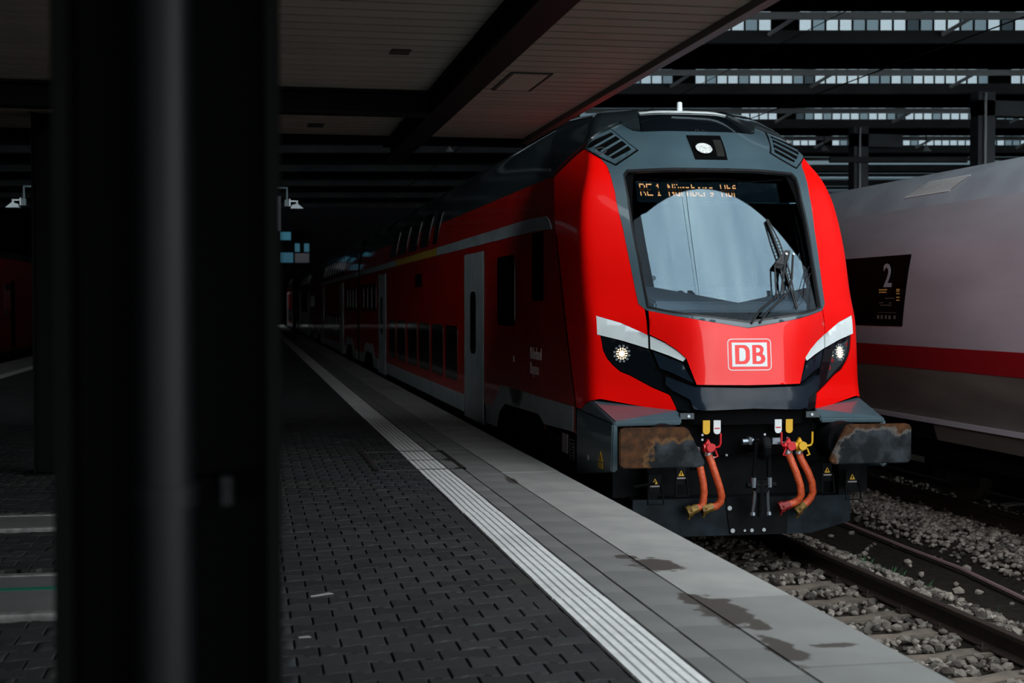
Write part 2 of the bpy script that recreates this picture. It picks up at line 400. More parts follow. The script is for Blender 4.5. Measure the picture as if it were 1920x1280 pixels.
for k in range(28): link_mesh('edge_slab', mCr if k < 3 else mC, plat, (2.694, 3.7 - .75 + 1.5 * (k + .5), .760 + random.uniform(-.003, .002)))
for y0, y1 in ((45.2, 118), (-40, 3.0)): MB().box(1.95, 2.405, y0, y1, .69, .76).build('border_slab', M_slab, plat); MB().box(2.41, 2.978, y0, y1, .62, .76).build('edge_slab', M_edge, plat)
MB().box(-6.7, -5.62, 3, 118, .69, .761).build('edge_slab', M_edge, plat)
# iron frame cover across the tactile strip
cov = empty('access_cover', (1.67, 14.65, .76), 'rectangular iron frame of an access cover let into paving across the white tactile strip', 'access cover')
b = MB(); z0, z1 = .755, .7655
for x0, x1, y0, y1 in ((1.215, 1.255, 13.80, 15.60), (2.085, 2.125, 13.80, 15.60), (1.215, 2.125, 13.80, 13.835), (1.215, 2.125, 15.565, 15.60), (1.215, 2.125, 14.64, 14.665)): b.box(x0, x1, y0, y1, z0, z1)
b.build('cover_frame', M_iron, cov)
for y in (13.9, 14.6, 14.75, 15.5):
    MB().prism([(2.085, y - .045), (2.02, y), (2.085, y + .045)], 'z', z0, z1).build('corner_gusset', M_iron, cov); MB().prism([(1.255, y - .045), (1.32, y), (1.255, y + .045)], 'z', z0, z1).build('corner_gusset', M_iron, cov)
for n_, (x0, x1, y0, y1) in enumerate(COVERS):
    r = empty('inspection_cover', ((x0 + x1) / 2, (y0 + y1) / 2, .76), ['pale framed inspection cover with a green paint mark left of the steel column', 'narrower pale framed inspection cover beyond the one with the green mark'][n_], 'inspection cover')
    b = MB(); b.box(x0, x1, y0, y0 + .07, .70, .765); b.box(x0, x1, y1 - .07, y1, .70, .765); b.box(x0, x0 + .05, y0 + .07, y1 - .07, .70, .765); b.box(x1 - .05, x1, y0 + .07, y1 - .07, .70, .765)
    b.build('cover_frame', mat('pale_cover_edge', (.30, .30, .28), .7, col2=(.14, .14, .13), vscale=14), r)
    MB().box(x0 + .055, x1 - .055, y0 + .075, y1 - .075, .70, .758).build('cover_slab', M_slab, r)
    if n_ == 0: MB().box(-1.75, -1.02, 8.38, 8.46, .758, .7595).build('paint_mark', mat('green_paint', (.01, .22, .13), .6), r)
for k, (x, y, a, l, lb) in enumerate(((.40, 7.93, .5, .14, 'longer pale scrap of litter on dark pavers'), (.27, 6.93, .1, .06, 'short pale scrap of litter on dark pavers near the column'))):
    o = MB().hexa([(-l / 2, -.012, 0), (l / 2, -.02, 0), (l / 2 - .01, .012, 0), (-l / 2, .014, 0), (-l / 2, -.010, .004), (l / 2, -.016, .003), (l / 2 - .01, .010, .006), (-l / 2, .012, .002)]).build('litter_scrap', mat('pale_litter', (.30, .29, .27), .8)); o.location = (x, y, .7605); o.rotation_euler = (0, 0, a); tag(o, lb, 'litter')

# ------------------------------------------------------------------ tracks, ballast
XT = 4.67
M_rail = mat('dark_rail_steel', (.020, .014, .011), .55, metal=.3, col2=(.032, .022, .016), vscale=12)
M_railtop = mat('rail_head', (.05, .045, .04), .35, metal=.8)
M_slp = mat('weathered_sleeper_concrete', (.145, .115, .088), .9, col2=(.08, .066, .053), vscale=7, bump=.5, bscale=60, rand=.15)
RP = [(-.07, -.172), (.07, -.172), (.07, -.160), (.012, -.140), (.009, -.050), (.035, -.036), (.036, -.004), (.030, 0), (-.030, 0), (-.036, -.004), (-.035, -.036), (-.009, -.050), (-.012, -.140), (-.07, -.160)]
def track(xc, y0, y1, s0, n, label, loc):
    r = empty('railway_track', loc, label, 'railway track')
    for s in (-1, 1): MB().prism([(xc + s * .7535 + x, z) for x, z in RP], 'y', y0, y1).build('rail', M_rail, r)
    w = .13; b = MB()
    b.add([(-1.3, -w, -.36), (1.3, -w, -.36), (1.3, w, -.36), (-1.3, w, -.36), (-1.3, -w + .02, -.21), (-.98, -w + .02, -.172), (-.5, -w + .03, -.172), (-.3, -w + .035, -.20), (.3, -w + .035, -.20), (.5, -w + .03, -.172), (.98, -w + .02, -.172), (1.3, -w + .02, -.21)] +
          [(x, -y, z) for x, y, z in [(-1.3, -w + .02, -.21), (-.98, -w + .02, -.172), (-.5, -w + .03, -.172), (-.3, -w + .035, -.20), (.3, -w + .035, -.20), (.5, -w + .03, -.172), (.98, -w + .02, -.172), (1.3, -w + .02, -.21)]],
          [(0, 3, 2, 1), (0, 1, 11, 10, 9, 8, 7, 6, 5, 4), (3, 12, 13, 14, 15, 16, 17, 18, 19, 2), (0, 4, 12, 3), (1, 2, 19, 11)] + [(4 + i, 5 + i, 13 + i, 12 + i) for i in range(7)])
    ms = b.mesh('sleeper', M_slp, bevel=.012); k = MB()
    for i in range(n):
        y = s0 + .655 * i; link_mesh('sleeper', ms, r, (xc, y, 0)).rotation_euler = (0, 0, random.uniform(-.01, .01))
        for s in (-1, 1):
            for q in (-1, 1):
                x = xc + s * .7535 + q * .11; k.box(x - .035, x + .035, y - .05, y + .05, -.175, -.145); k.tube([(x, y, -.15), (x, y, -.115)], .018, 6)
    tag(k.build('rail_fastenings', M_rail, r), kind='stuff'); return r
track(XT, -6, 80, 3.05, 30, 'ballasted track with concrete sleepers running under the red train', (XT, 10, -.17))
track(9.3, -6, 80, 7.0, 16, 'dark ballasted track under the white express train', (9.3, 12, -.17))
ball = empty('ballast_bed', (0, 0, 0), kind='structure')
prof = [(2.96, -.215), (3.4, -.205), (4.67, -.225), (5.3, -.20), (5.6, -.12), (5.85, -.13), (6.15, -.29), (7.18, -.30), (7.40, -.19), (8.0, -.19), (9.3, -.22), (11.0, -.18), (12.5, -.3)]
def bedz(x): return np.interp(x, [p[0] for p in prof], [p[1] for p in prof])
b = MB(); ys = [-10, 118]
for i in range(len(prof) - 1): b.add([(prof[i][0], ys[0], prof[i][1]), (prof[i + 1][0], ys[0], prof[i + 1][1]), (prof[i + 1][0], ys[1], prof[i + 1][1]), (prof[i][0], ys[1], prof[i][1])], [(0, 1, 2, 3)])
b.build('ballast_base', mat('ballast_shade', (.010, .008, .006), .95, col2=(.020, .017, .013), vscale=14, bump=1., bscale=30, spec=.1), ball)
def stonemat(nm, o):
    m = mat(nm, (.205, .18, .155), .85, island=0 if o else .75, rand=.75 if o else 0., col2=(.095, .08, .066), vscale=26, bump=.6, bscale=90, spec=.2); return m
M_st, M_sto = stonemat('ballast_stone_stuff', 0), stonemat('ballast_stone', 1)
ph = (1 + 5 ** .5) / 2
IV = np.array([(-1, ph, 0), (1, ph, 0), (-1, -ph, 0), (1, -ph, 0), (0, -1, ph), (0, 1, ph), (0, -1, -ph), (0, 1, -ph), (ph, 0, -1), (ph, 0, 1), (-ph, 0, -1), (-ph, 0, 1)]) / 1.9
IF = np.array([(0, 11, 5), (0, 5, 1), (0, 1, 7), (0, 7, 10), (0, 10, 11), (1, 5, 9), (5, 11, 4), (11, 10, 2), (10, 7, 6), (7, 1, 8), (3, 9, 4), (3, 4, 2), (3, 2, 6), (3, 6, 8), (3, 8, 9), (4, 9, 5), (2, 4, 11), (6, 2, 10), (8, 6, 7), (9, 8, 1)])
SV = [IV * rng.uniform(.72, 1.25, (12, 1)) * np.array([1.25, 1., .78]) * rng.uniform(.85, 1.15, 3) for _ in range(8)]
pts = []
def scat(x0, x1, y0, y1, n):
    for _ in range(n):
        x = random.uniform(x0, x1); y = random.uniform(y0, y1)
        if abs(abs(x - XT) - .7535) < .10 or abs(abs(x - 9.3) - .7535) < .1: continue
        on = min(abs((y - 3.05) / .655 - round((y - 3.05) / .655)) * .655, 1) < .15 and abs(x - XT) < 1.31 and y < 23
        if on and random.random() > (.03 if abs(x - XT) < 1.0 else .25): continue
        r = random.choice((.022, .026, .03, .034, .04)); z = float(bedz(x)) + r * random.uniform(.2, .9)
        if on: z = -.172 + r * .5
        pts.append((x, y, z, r))
scat(3.0, 5.36, 3.4, 16, 8200); scat(5.50, 6.10, 5, 24, 6200); scat(6.05, 6.25, 6, 20, 260); scat(7.25, 8.3, 8, 26, 4600); scat(8.3, 9.5, 10, 20, 1200); scat(6.25, 7.2, 7, 20, 70)
def sv(p): return seen(p[0], p[1], p[2])
def isvis(p):
    D, u, v = sv(p)
    if not (1350 < u < 1930 and v < 1290): return False
    te = 2.98 / max(p[0], .01)   # hidden behind the platform edge?
    return CAM_H + (p[2] - CAM_H) * te > .77
near = sorted([p for p in pts if isvis(p)], key=lambda p: sv(p)[0] / p[3])[:298]; ns = set(near)
sm = []
for s in SV:
    me = bpy.data.meshes.new('stone'); me.from_pydata([tuple(v) for v in s], [], [tuple(f) for f in IF]); me.materials.append(M_sto); sm.append(me)
for p in near:
    o = link_mesh('stone', random.choice(sm), ball, p[:3]); o.scale = (p[3] * 1.15,) * 3; o.rotation_euler = (random.uniform(-.5, .5), random.uniform(-.5, .5), random.uniform(0, 6.28))
R = np.array([p for p in pts if p not in ns]); n = len(R); idx = rng.integers(0, 8, n); base = np.array(SV)[idx]
an = rng.uniform(0, 6.28, n); tx = rng.uniform(-.6, .6, n); c, s = np.cos(an)[:, None], np.sin(an)[:, None]; c2, s2 = np.cos(tx)[:, None], np.sin(tx)[:, None]
X, Y, Zz = base[..., 0], base[..., 1], base[..., 2]; Y, Zz = Y * c2 - Zz * s2, Y * s2 + Zz * c2; X, Y = X * c - Y * s, X * s + Y * c
V = np.stack([X, Y, Zz], -1) * R[:, None, 3:4] + R[:, None, :3]
tag(np_mesh('ballast_stones', V.reshape(-1, 3), (IF[None] + (np.arange(n) * 12)[:, None, None]).reshape(-1, 3), M_st, ball), kind='stuff')
cab = MB().tube([(7.06, 19, -.24), (7.04, 17.2, -.25), (7.05, 15.9, -.245), (6.99, 14.2, -.25), (6.96, 13.0, -.245), (6.80, 11.5, -.25), (6.7, 10, -.25), (6.72, 8, -.25)], .024, 8).build('cable', mat('mauve_grey_cable', (.20, .125, .125), .6, col2=(.15, .10, .10), vscale=40), smooth=True)
tag(cab, 'reddish grey cable lying in the dirt strip between the two tracks', 'cable')
b = MB()
for cx_, cy2, nb, hh in ((6.10, 13.0, 40, .10), (6.12, 12.2, 26, .08), (6.15, 11.3, 25, .06), (6.3, 10.6, 30, .05), (6.05, 9.2, 40, .06), (6.35, 9.0, 30, .05)):
    for _ in range(nb):
        x = cx_ + random.gauss(0, .10); y = cy2 + random.gauss(0, .18); z = float(bedz(x)); a = random.uniform(0, 6.28); l = hh * random.uniform(.5, 1.2); w = .006; dx, dy = math.cos(a), math.sin(a)
        b.add([(x - dy * w, y + dx * w, z), (x + dy * w, y - dx * w, z), (x + dx * l * .5, y + dy * l * .5, z + l), (x, y, z + l * .4)], [(0, 1, 2), (0, 3, 2), (1, 2, 3)])
tag(b.build('weeds', mat('green_weeds', (.03, .10, .035), .7)), 'sparse green weeds growing at the foot of the ballast', 'weeds', kind='stuff')

# ------------------------------------------------------------------ platform canopy
M_plank = mat('pale_ceiling_plank', (.52, .47, .41), .6, spec=.2, rand=.06, col2=(.43, .39, .33), vscale=.8)
M_beam = mat('black_steel_paint', (.004, .004, .004), .6, spec=.1)
ceil = empty('ceiling', (0, 0, 0), kind='structure')
mR = MB().box(1.76, 3.0, -.105, .105, 0, .02).mesh('ceiling_plank', M_plank, (0, 0, 0), bevel=.004); mL = MB().box(-9, 1.535, -.105, .105, 0, .02).mesh('ceiling_plank_long', M_plank, bevel=.004)
for k in range(39):
    y = 6.42 + .234 * k; link_mesh('ceiling_plank', mR, ceil, (0, y, 4.2)); link_mesh('ceiling_plank', mL, ceil, (0, y, 4.2))
MB().box(-9, 3.0, -40, 6.28, 4.2, 4.22).build('soffit_panel', M_plank, ceil)
MB().box(-9, 3.02, -40, 15.55, 4.225, 4.55).build('canopy_deck', M_black, ceil)
MB().box(3.0, 3.05, -40, 15.55, 4.15, 4.42).box(3.05, 3.075, -40, 15.55, 4.15, 4.18).box(3.05, 3.085, -40, 15.55, 4.26, 4.42).build('canopy_fascia', mat('brown_fascia', (.10, .085, .07), .5), ceil)
MB().box(-9, 3.05, 15.5, 15.58, 4.12, 4.45).build('canopy_end_board', M_black, ceil)
b = MB(); b.box(1.54, 1.756, -40, 16.3, 3.99, 4.01).box(1.63, 1.666, -40, 16.3, 4.01, 4.24).box(1.54, 1.756, -40, 16.3, 4.17, 4.195).build('lengthwise_beam', M_beam, ceil)
for y in (12.2, 2.5, -7.2, -17): MB().box(-9, 1.54, y - .1, y + .1, 3.99, 4.01).box(-9, 1.54, y - .02, y + .02, 4.01, 4.2).box(-9, 1.54, y - .1, y + .1, 4.17, 4.195).build('cross_beam', M_beam, ceil)
M_hatch = mat('hatch_shadow_line', (.03, .03, .025), .7)
h = MB(); h.box(2.05, 2.39, 11.02, 11.04, 4.19, 4.2).box(2.05, 2.39, 11.92, 11.94, 4.19, 4.2).box(2.05, 2.065, 11.04, 11.92, 4.19, 4.2).box(2.375, 2.39, 11.04, 11.92, 4.19, 4.2).build('hatch_frame', M_hatch, ceil)
MB().box(2.08, 2.36, 11.06, 11.90, 4.188, 4.2).build('ceiling_hatch', M_plank, ceil)
MB().box(1.03, 1.17, 10.19, 10.37, 4.19, 4.2).build('ceiling_vent', M_hatch, ceil); MB().box(.62, .78, 14.5, 14.75, 4.19, 4.2).build('ceiling_vent', M_hatch, ceil)

# steel columns and downpipe
M_col = mat('charcoal_column_paint', (.0022, .0022, .0020), .6, spec=.08); M_pipe = mat('grey_downpipe', (.006, .0068, .0074), .5, spec=.25)
def hcol(x, y, w, d, name='steel_column'):
    t = .024 if w > .3 else .015
    return MB().box(x - w / 2, x - w / 2 + t, y - d / 2, y + d / 2, .69, 4.2).box(x + w / 2 - t, x + w / 2, y - d / 2, y + d / 2, .69, 4.2).box(x - w / 2 + t, x + w / 2 - t, y - .008, y + .008, .69, 4.2).box(x - w / 2 - .06, x + w / 2 + .06, y - d / 2 - .05, y + d / 2 + .05, .69, .775)
c1 = empty('steel_column', (-.13, 2.52, .76), 'large black steel column close to the camera with a downpipe in its channel', 'column')
hcol(-.13, 2.66, .376, .38).build('column_shaft', M_col, c1)
b = MB();
for z in (2.04, 3.6): b.box(-.215, -.02, 2.60, 2.652, z - .02, z + .02)
b.build('pipe_bracket', M_col, c1)
p = empty('downpipe', (-.145, 2.54, .76), 'round dark grey downpipe standing in the channel of the large steel column', 'downpipe')
MB().tube([(-.145, 2.545, .76), (-.145, 2.545, 4.19)], .056, 24).build('pipe', M_pipe, p, smooth=True)
MB().ring((-.145, 2.545, 2.02), (0, 0, 1), .062, .055, .04).build('pipe_collar', M_pipe, p, smooth=True)
MB().box(-.045, -.025, 2.53, 2.60, 2.02, 2.07).tube([(-.035, 2.52, 2.045), (-.035, 2.60, 2.045)], .010, 8).build('clamp_bolt', M_pipe, p)
c2 = empty('steel_column', (-1.85, 14.15, .76), 'thinner dark steel column standing further back at the far left', 'column')
hcol(-1.85, 14.2, .28, .28).build('column_shaft', M_col, c2)

# ------------------------------------------------------------------ station hall
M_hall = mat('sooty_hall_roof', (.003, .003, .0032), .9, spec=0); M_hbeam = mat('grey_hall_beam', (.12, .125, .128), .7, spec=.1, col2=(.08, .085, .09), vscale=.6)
M_gut = mat('pale_gutter', (.80, .86, .88), .5); M_strut = mat('pale_strut', (.85, .86, .86), .6)
def pane_mat(nm, a, tcol):
    m = bpy.data.materials.new(nm); m.use_nodes = True; nt = m.node_tree; nt.nodes.clear(); o = N(nt, 'ShaderNodeOutputMaterial'); mx = N(nt, 'ShaderNodeMixShader'); mx.inputs['Fac'].default_value = .3
    t = N(nt, 'ShaderNodeBsdfTransparent'); t.inputs['Color'].default_value = (*tcol, 1); d = N(nt, 'ShaderNodeBsdfTranslucent'); d.inputs['Color'].default_value = (*a, 1)
    nt.links.new(t.outputs[0], mx.inputs[1]); nt.links.new(d.outputs[0], mx.inputs[2]); nt.links.new(mx.outputs[0], o.inputs['Surface']); return m
M_panes = [pane_mat('clear_wired_glass', (.3, .33, .35), (.40, .44, .46)), pane_mat('grimy_wired_glass', (.2, .23, .25), (.22, .26, .28)), pane_mat('dirty_wired_glass', (.14, .16, .17), (.10, .12, .13))]
hr = empty('hall_roof', (0, 0, 0), kind='structure')
XA, XB = -30, 64; ROOF_Y = 11.6; GB = 8.6
rows = [22.1 + 10 * k for k in range(10)]
prev = ROOF_Y; gw = 10.44
for k, Yk in enumerate(rows):
    XB = 50 if k == 0 else 64
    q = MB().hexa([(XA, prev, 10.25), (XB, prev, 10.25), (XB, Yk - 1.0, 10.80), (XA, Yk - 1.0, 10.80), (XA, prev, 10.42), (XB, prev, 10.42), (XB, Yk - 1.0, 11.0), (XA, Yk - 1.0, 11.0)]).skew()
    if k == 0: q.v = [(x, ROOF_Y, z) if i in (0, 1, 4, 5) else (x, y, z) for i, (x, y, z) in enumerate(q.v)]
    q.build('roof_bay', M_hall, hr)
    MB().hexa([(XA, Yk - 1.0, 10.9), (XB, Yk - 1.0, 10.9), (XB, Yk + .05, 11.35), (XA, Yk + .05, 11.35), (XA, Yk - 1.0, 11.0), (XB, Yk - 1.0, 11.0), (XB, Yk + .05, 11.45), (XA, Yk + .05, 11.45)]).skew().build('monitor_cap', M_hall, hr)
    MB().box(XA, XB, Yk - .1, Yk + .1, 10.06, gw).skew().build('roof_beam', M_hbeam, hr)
    x0 = XA + 1 if k < 4 else .19 * Yk + 2.5
    w = empty('window_%d' % (k + 1), (0, 0, 0), kind='structure')
    MB().box(x0, XB, Yk - 1.05, Yk - .93, 10.58, 10.78).skew().build('gutter_pipe', M_gut, hr)
    span = {2: (12.9, 23.2), 3: (13.0, 28.8), 4: (20.4, 34.2), 5: (26, 39.5)}.get(k)
    x0 = 7.0 if k < 4 else .19 * Yk + 2.5
    if span:
        n = int((span[1] - span[0]) / .39)
        mp = [MB().box(-.175, .175, -.006, .006, 0, .9).mesh('glass_pane', m_) for m_ in M_panes]
        for i in range(n):
            if (i % 29) in (6, 7): continue
            link_mesh('glass_pane', mp[random.choices((0, 1, 2), (6, 2.5, 1))[0]], w, (span[0] + .39 * (i + .5), Yk * 1.0173 - .1867 * (span[0] + .39 * (i + .5)), gw)).rotation_euler = (0, random.uniform(-.01, .01), -.1846)
        b = MB()
        for i in range(n + 1): b.box(span[0] + .39 * i - .02, span[0] + .39 * i + .02, Yk - .03, Yk + .03, gw, 11.38)
        for i in (6, 7):
            for q in range(0, n, 29): b.box(span[0] + .39 * (q + i), span[0] + .39 * (q + i + 1), Yk - .02, Yk + .02, gw, 11.38)
        b.skew().build('glazing_bars', M_beam, w)
        MB().box(x0, span[0], Yk - .006, Yk + .006, gw, 11.35).skew().build('glazing_strip', M_panes[0 if k < 4 else 1], w); MB().box(span[0] + .39 * n, XB, Yk - .006, Yk + .006, gw, 11.35).skew().build('glazing_strip', M_panes[1], w)
        for q in range(int((span[1] - span[0]) / 5) + 1):
            x = span[0] + 2.2 + 5 * q; MB().tube([(x, Yk - .15, 10.30), (x + .55, Yk - .98, 10.7)], .06, 6).skew().build('roof_strut', M_strut, w)
    else: MB().box(x0, XB, Yk - .006, Yk + .006, gw, 11.35).skew().build('glazing_strip', M_panes[0 if k < 4 else 1], w)
    MB().box(XA, x0, Yk - .02, Yk + .02, gw, 11.35).skew().build('blind_panel', mat('painted_blind_glass', (.02, .022, .024), .8, spec=.05), w)
    prev = Yk + .05
ge = lambda x: 11.02 + .105 * (x - 3)      # the end of the hall runs slightly askew to the tracks
for x0, x1 in ((XA, 3.0), (3.0, XB)):
    a, b_ = (11.02, 11.02) if x1 <= 3 else (ge(x0), ge(x1))
    MB().hexa([(x0, a, GB), (x1, b_, GB), (x1, b_ + .5, GB), (x0, a + .5, GB), (x0, a, 11.0), (x1, b_, 11.0), (x1, b_ + .5, 11.0), (x0, a + .5, 11.0)]).build('gable_beam', M_hall, hr)
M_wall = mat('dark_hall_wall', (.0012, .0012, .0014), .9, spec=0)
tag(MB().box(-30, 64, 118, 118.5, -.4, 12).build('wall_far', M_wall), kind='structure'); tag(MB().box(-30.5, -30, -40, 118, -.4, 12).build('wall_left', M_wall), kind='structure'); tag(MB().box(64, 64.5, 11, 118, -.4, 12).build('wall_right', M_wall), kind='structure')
tag(MB().box(-30, -9.02, -40, 11, 6.6, 6.9).build('left_sky_blocker', M_hall), kind='structure')  # unseen slab added to keep sky light off the left side
M_hcol = mat('grey_hall_column', (.16, .175, .185), .7, col2=(.12, .13, .14), vscale=1)
for (x, y), lb in zip(((26.25, 47.7), (26.05, 57.9)), ('tall grey hall column under the roof at the right above the white train', 'tall grey hall column right of the red train nose, further off')):
    r = empty('hall_column', (x, y, -.34), lb, 'column')
    MB().box(x - .33, x + .33, y - .3, y + .3, -.34, 10.06).build('column_shaft', M_hcol, r); MB().box(x - .33, x + 1.9, y - .3, y + .3, 9.2, 9.75).build('corbel', M_hcol, r)
    MB().tube([(x - .1, y - .38, -.34), (x - .1, y - .38, 10.0)], .05, 8).build('column_pipe', M_gut, r)
o = MB().tube([(24.6, 57.62, 8.6), (30.4, 56.54, 8.6)], .14, 10).build('overhead_pipe', M_hbeam); tag(o, 'pale horizontal pipe crossing the hall below the roof right of the red train', 'pipe')
for (x, y, z, lb) in ((26.3, 62.2, 9.47, 'small bell shaped hall lamp hanging left of the nearer roof column'), (30.96, 61.4, 9.47, 'small bell shaped hall lamp hanging further right over the white train'), (10.1, 71.4, 10.1, 'small bell shaped hall lamp hanging beyond the platform canopy')):
    r = empty('hall_lamp', (x, y, z), lb, 'lamp'); MB().disc((x, y, z), (0, 0, 1), .26, .26, 12, .06).build('lamp_shade', M_gut, r); MB().tube([(x, y, z + .26), (x, y, 10.9)], .02, 6).build('lamp_rod', M_beam, r)
for x, lb in ((9.3, 'thin overhead contact wire above the white express train'), (XT, 'thin overhead contact wire above the track of the red train')):
    tag(MB().tube([(x, -20, 5.9), (x, 40, 5.85), (x, 110, 5.85)], .009, 5).tube([(x, -20, 7.2), (x, 40, 6.9), (x, 110, 7.0)], .007, 5).build('contact_wire', M_beam), lb, 'wire')
# floodlights, blue screens at the platform head
M_lampw = mat('white_floodlight', (.62, .70, .74), .4)
for (x, y, z, s, lb) in ((.76, 25, 4.10, 1, 'white floodlight on a bent bracket at the far end of the canopy'), (-3.72, 25, 4.06, -1, 'white floodlight at the far left beyond the thin column')):
    r = empty('floodlight', (x, y, z), lb, 'floodlight')
    MB().hexa([(x - .0, y - .12, z - .06), (x + s * .22, y - .12, z - .06), (x + s * .22, y + .12, z - .06), (x, y + .12, z - .06), (x + s * .02, y - .09, z + .0), (x + s * .12, y - .09, z + .03), (x + s * .12, y + .09, z + .03), (x + s * .02, y + .09, z + .0)]).build('lamp_head', M_lampw, r)
    MB().box(x, x + s * .13, y - .02, y + .02, z + .06, z + .085).box(x + s * .10, x + s * .13, y - .02, y + .02, z + .02, z + .07).box(x - s * .02, x, y - .05, y + .05, z - .02, z + .11).build('lamp_bracket', M_lampw, r)
    px = x - s * .32
    MB().tube([(x - s * .06, y, z + .02), (x - s * .06, y, z + .30), (px, y, z + .30)], .022, 8).box(x - s * .10, x - s * .02, y - .05, y + .05, z - .02, z + .09).build('lamp_arm', mat('teal_grey_arm', (.10, .14, .16), .5), r)
    MB().tube([(px, y, .76), (px, y, z + .45)], .06, 8).build('lamp_post', M_beam, r)
r = empty('information_sign', (.48, 26, 3.9), 'dark violet hanging sign edge beside the bent lamp bracket', 'sign'); MB().box(.33, .62, 26.2, 26.35, 3.72, 4.35).build('sign_face', mat('dim_violet_sign', (.06, .06, .09), .4), r); MB().box(.45, .49, 26.24, 26.31, 4.35, 10.6).build('sign_hanger', M_beam, r)
r = empty('advertising_screen', (2.2, 66, .76), 'dim blue lit advertising screens at the far head of the platform', 'screen')
MB().box(1.45, 2.95, 66.02, 66.2, 4.25, 5.8).build('screen_case', M_black, r)
for x0, x1, z0, z1, c in ((1.52, 2.02, 5.35, 5.72, (.02, .16, .24)), (1.52, 2.12, 4.32, 4.78, (.012, .10, .16)), (2.2, 2.42, 4.82, 5.2, (.015, .12, .19)), (2.62, 2.85, 4.82, 5.2, (.015, .11, .17)), (2.2, 2.85, 4.32, 4.75, (.03, .03, .04))):
    MB().box(x0, x1, 66.0, 66.02, z0, z1).build('screen_field', mat('screen_%d' % int(x0 * 100 + z0 * 10), (.01, .01, .01), .4, emit=c, estr=.5), r)
MB().box(2.1, 2.25, 66.03, 66.18, .76, 4.25).build('screen_post', M_black, r)

# ------------------------------------------------------------------ red double-deck train: nose surface
CONT = [(0, 0), (.3, .008), (.48, .035), (.6, .095), (.75, .20), (.9, .315), (1.12, .475), (1.27, .575), (1.345, .632), (1.378, .69), (1.389, .79), (1.39, .95)]
_c = np.array(CONT); _t = np.concatenate([[0], np.cumsum(np.hypot(*np.diff(_c, axis=0).T))]); TC = float(_t[-1]); TM = TC + 1.0
cxf = hermite(_t, _c[:, 0] / 1.39); cyf = hermite(_t, _c[:, 1])
YV = [1.25, 1.40, 1.6, 1.9, 2.2, 2.4, 3.0, 3.4, 3.74, 3.85, 3.955, 4.12, 4.23, 4.35, 4.46, 4.55, 4.65, 4.75]
y0f = hermite(YV, [12.70, 12.71, 12.77, 12.80, 12.84, 12.93, 13.30, 13.56, 13.79, 13.91, 14.01, 14.2, 14.36, 14.57, 14.83, 15.3, 15.9, 16.5])
znf = hermite(YV, YV[:-3] + [4.53, 4.59, 4.64])
wnf = hermite([1.25, 2.6, 3.0, 3.39, 3.6, 3.8, 3.97, 4.2, 4.33, 4.46, 4.55, 4.65, 4.75], [1.405, 1.405, 1.395, 1.355, 1.30, 1.225, 1.165, 1.03, .945, .83, .68, .45, .02])
anf = hermite([1.25, 2.4, 3.0, 3.75, 4.2, 4.46, 4.75], [1, 1, .75, .5, .62, .7, .5])
yjf = hermite([1.25, 3.1, 3.8, 4.4, 4.75], [14.0, 14.93, 15.4, 16.5, 17.0])
SEC = [(2.7, 1.39), (3.2, 1.39), (3.4, 1.378), (3.7, 1.335), (3.9, 1.29), (4.1, 1.23), (4.3, 1.13), (4.42, 1.04), (4.52, .92), (4.59, .75), (4.64, .45), (4.66, 0.)]
wbf = hermite([a for a, _ in SEC], [b for _, b in SEC])
zbf = hermite([1.25, 3.9, 4.2, 4.35, 4.46, 4.55, 4.65, 4.75], [1.25, 3.9, 4.25, 4.42, 4.52, 4.59, 4.64, 4.66])
def wbody(z): return wbf(z) if z > 2.7 else 1.39
def S(t, v):
    sg = -1 if t < 0 else 1; t = abs(t); w = wnf(v); a = anf(v); b = y0f(v); z = znf(v)
    if t <= TC: return Vector((XT + sg * w * cxf(t), b + a * cyf(t), z))
    k = min(t - TC, 1.); yc = b + a * .95; zz = zbf(v); wb = wbody(zz)
    return Vector((XT + sg * (w + (wb - w) * k), yc + (yjf(v) - yc) * k, z + (zz - z) * k))
def NS(t, v):
    e = .004; v1 = min(v + e, 4.75); v0 = max(v - e, 1.25); t1 = min(t + e, TM); t0 = max(t - e, -TM)
    n = (S(t1, v) - S(t0, v)).cross(S(t, v1) - S(t, v0))
    if n.length < 1e-12: n = Vector((0, -.3, 1))
    return S(t, v), n.normalized()
def mir(P): return [(-t, v) for t, v in reversed(P)]
def full(P): return P + [(-t, v) for t, v in reversed(P) if abs(t) > 1e-6]
def pair(name, polys, m, parent, **k):
    panel(name, polys, m, parent, NS, **k); return panel(name, [mir(P) for P in polys], m, parent, NS, **k)

car = empty('driving_trailer', (XT, 13.0, 0), 'red double-deck driving trailer whose lit nose faces the camera', 'train')
# inner shell behind the cladding, open behind the windscreen
ts = np.linspace(-TM, TM, 81); vv = np.concatenate([np.linspace(1.25, 4.4, 55), np.linspace(4.44, 4.75, 12)])
V = []; F = []
for t in ts:
    for v in vv: p, n = NS(t, v); V.append(p - n * .04)
nv = len(vv)
for i in range(len(ts) - 1):
    for j in range(nv - 1):
        tc_, vc_ = (ts[i] + ts[i + 1]) / 2, (vv[j] + vv[j + 1]) / 2
        if abs(tc_) < 1.0 and 2.15 < vc_ < 3.76: continue
        F.append((i * nv + j, (i + 1) * nv + j, (i + 1) * nv + j + 1, i * nv + j + 1))
np_mesh('cab_shell', V, F, M_black, car, True)
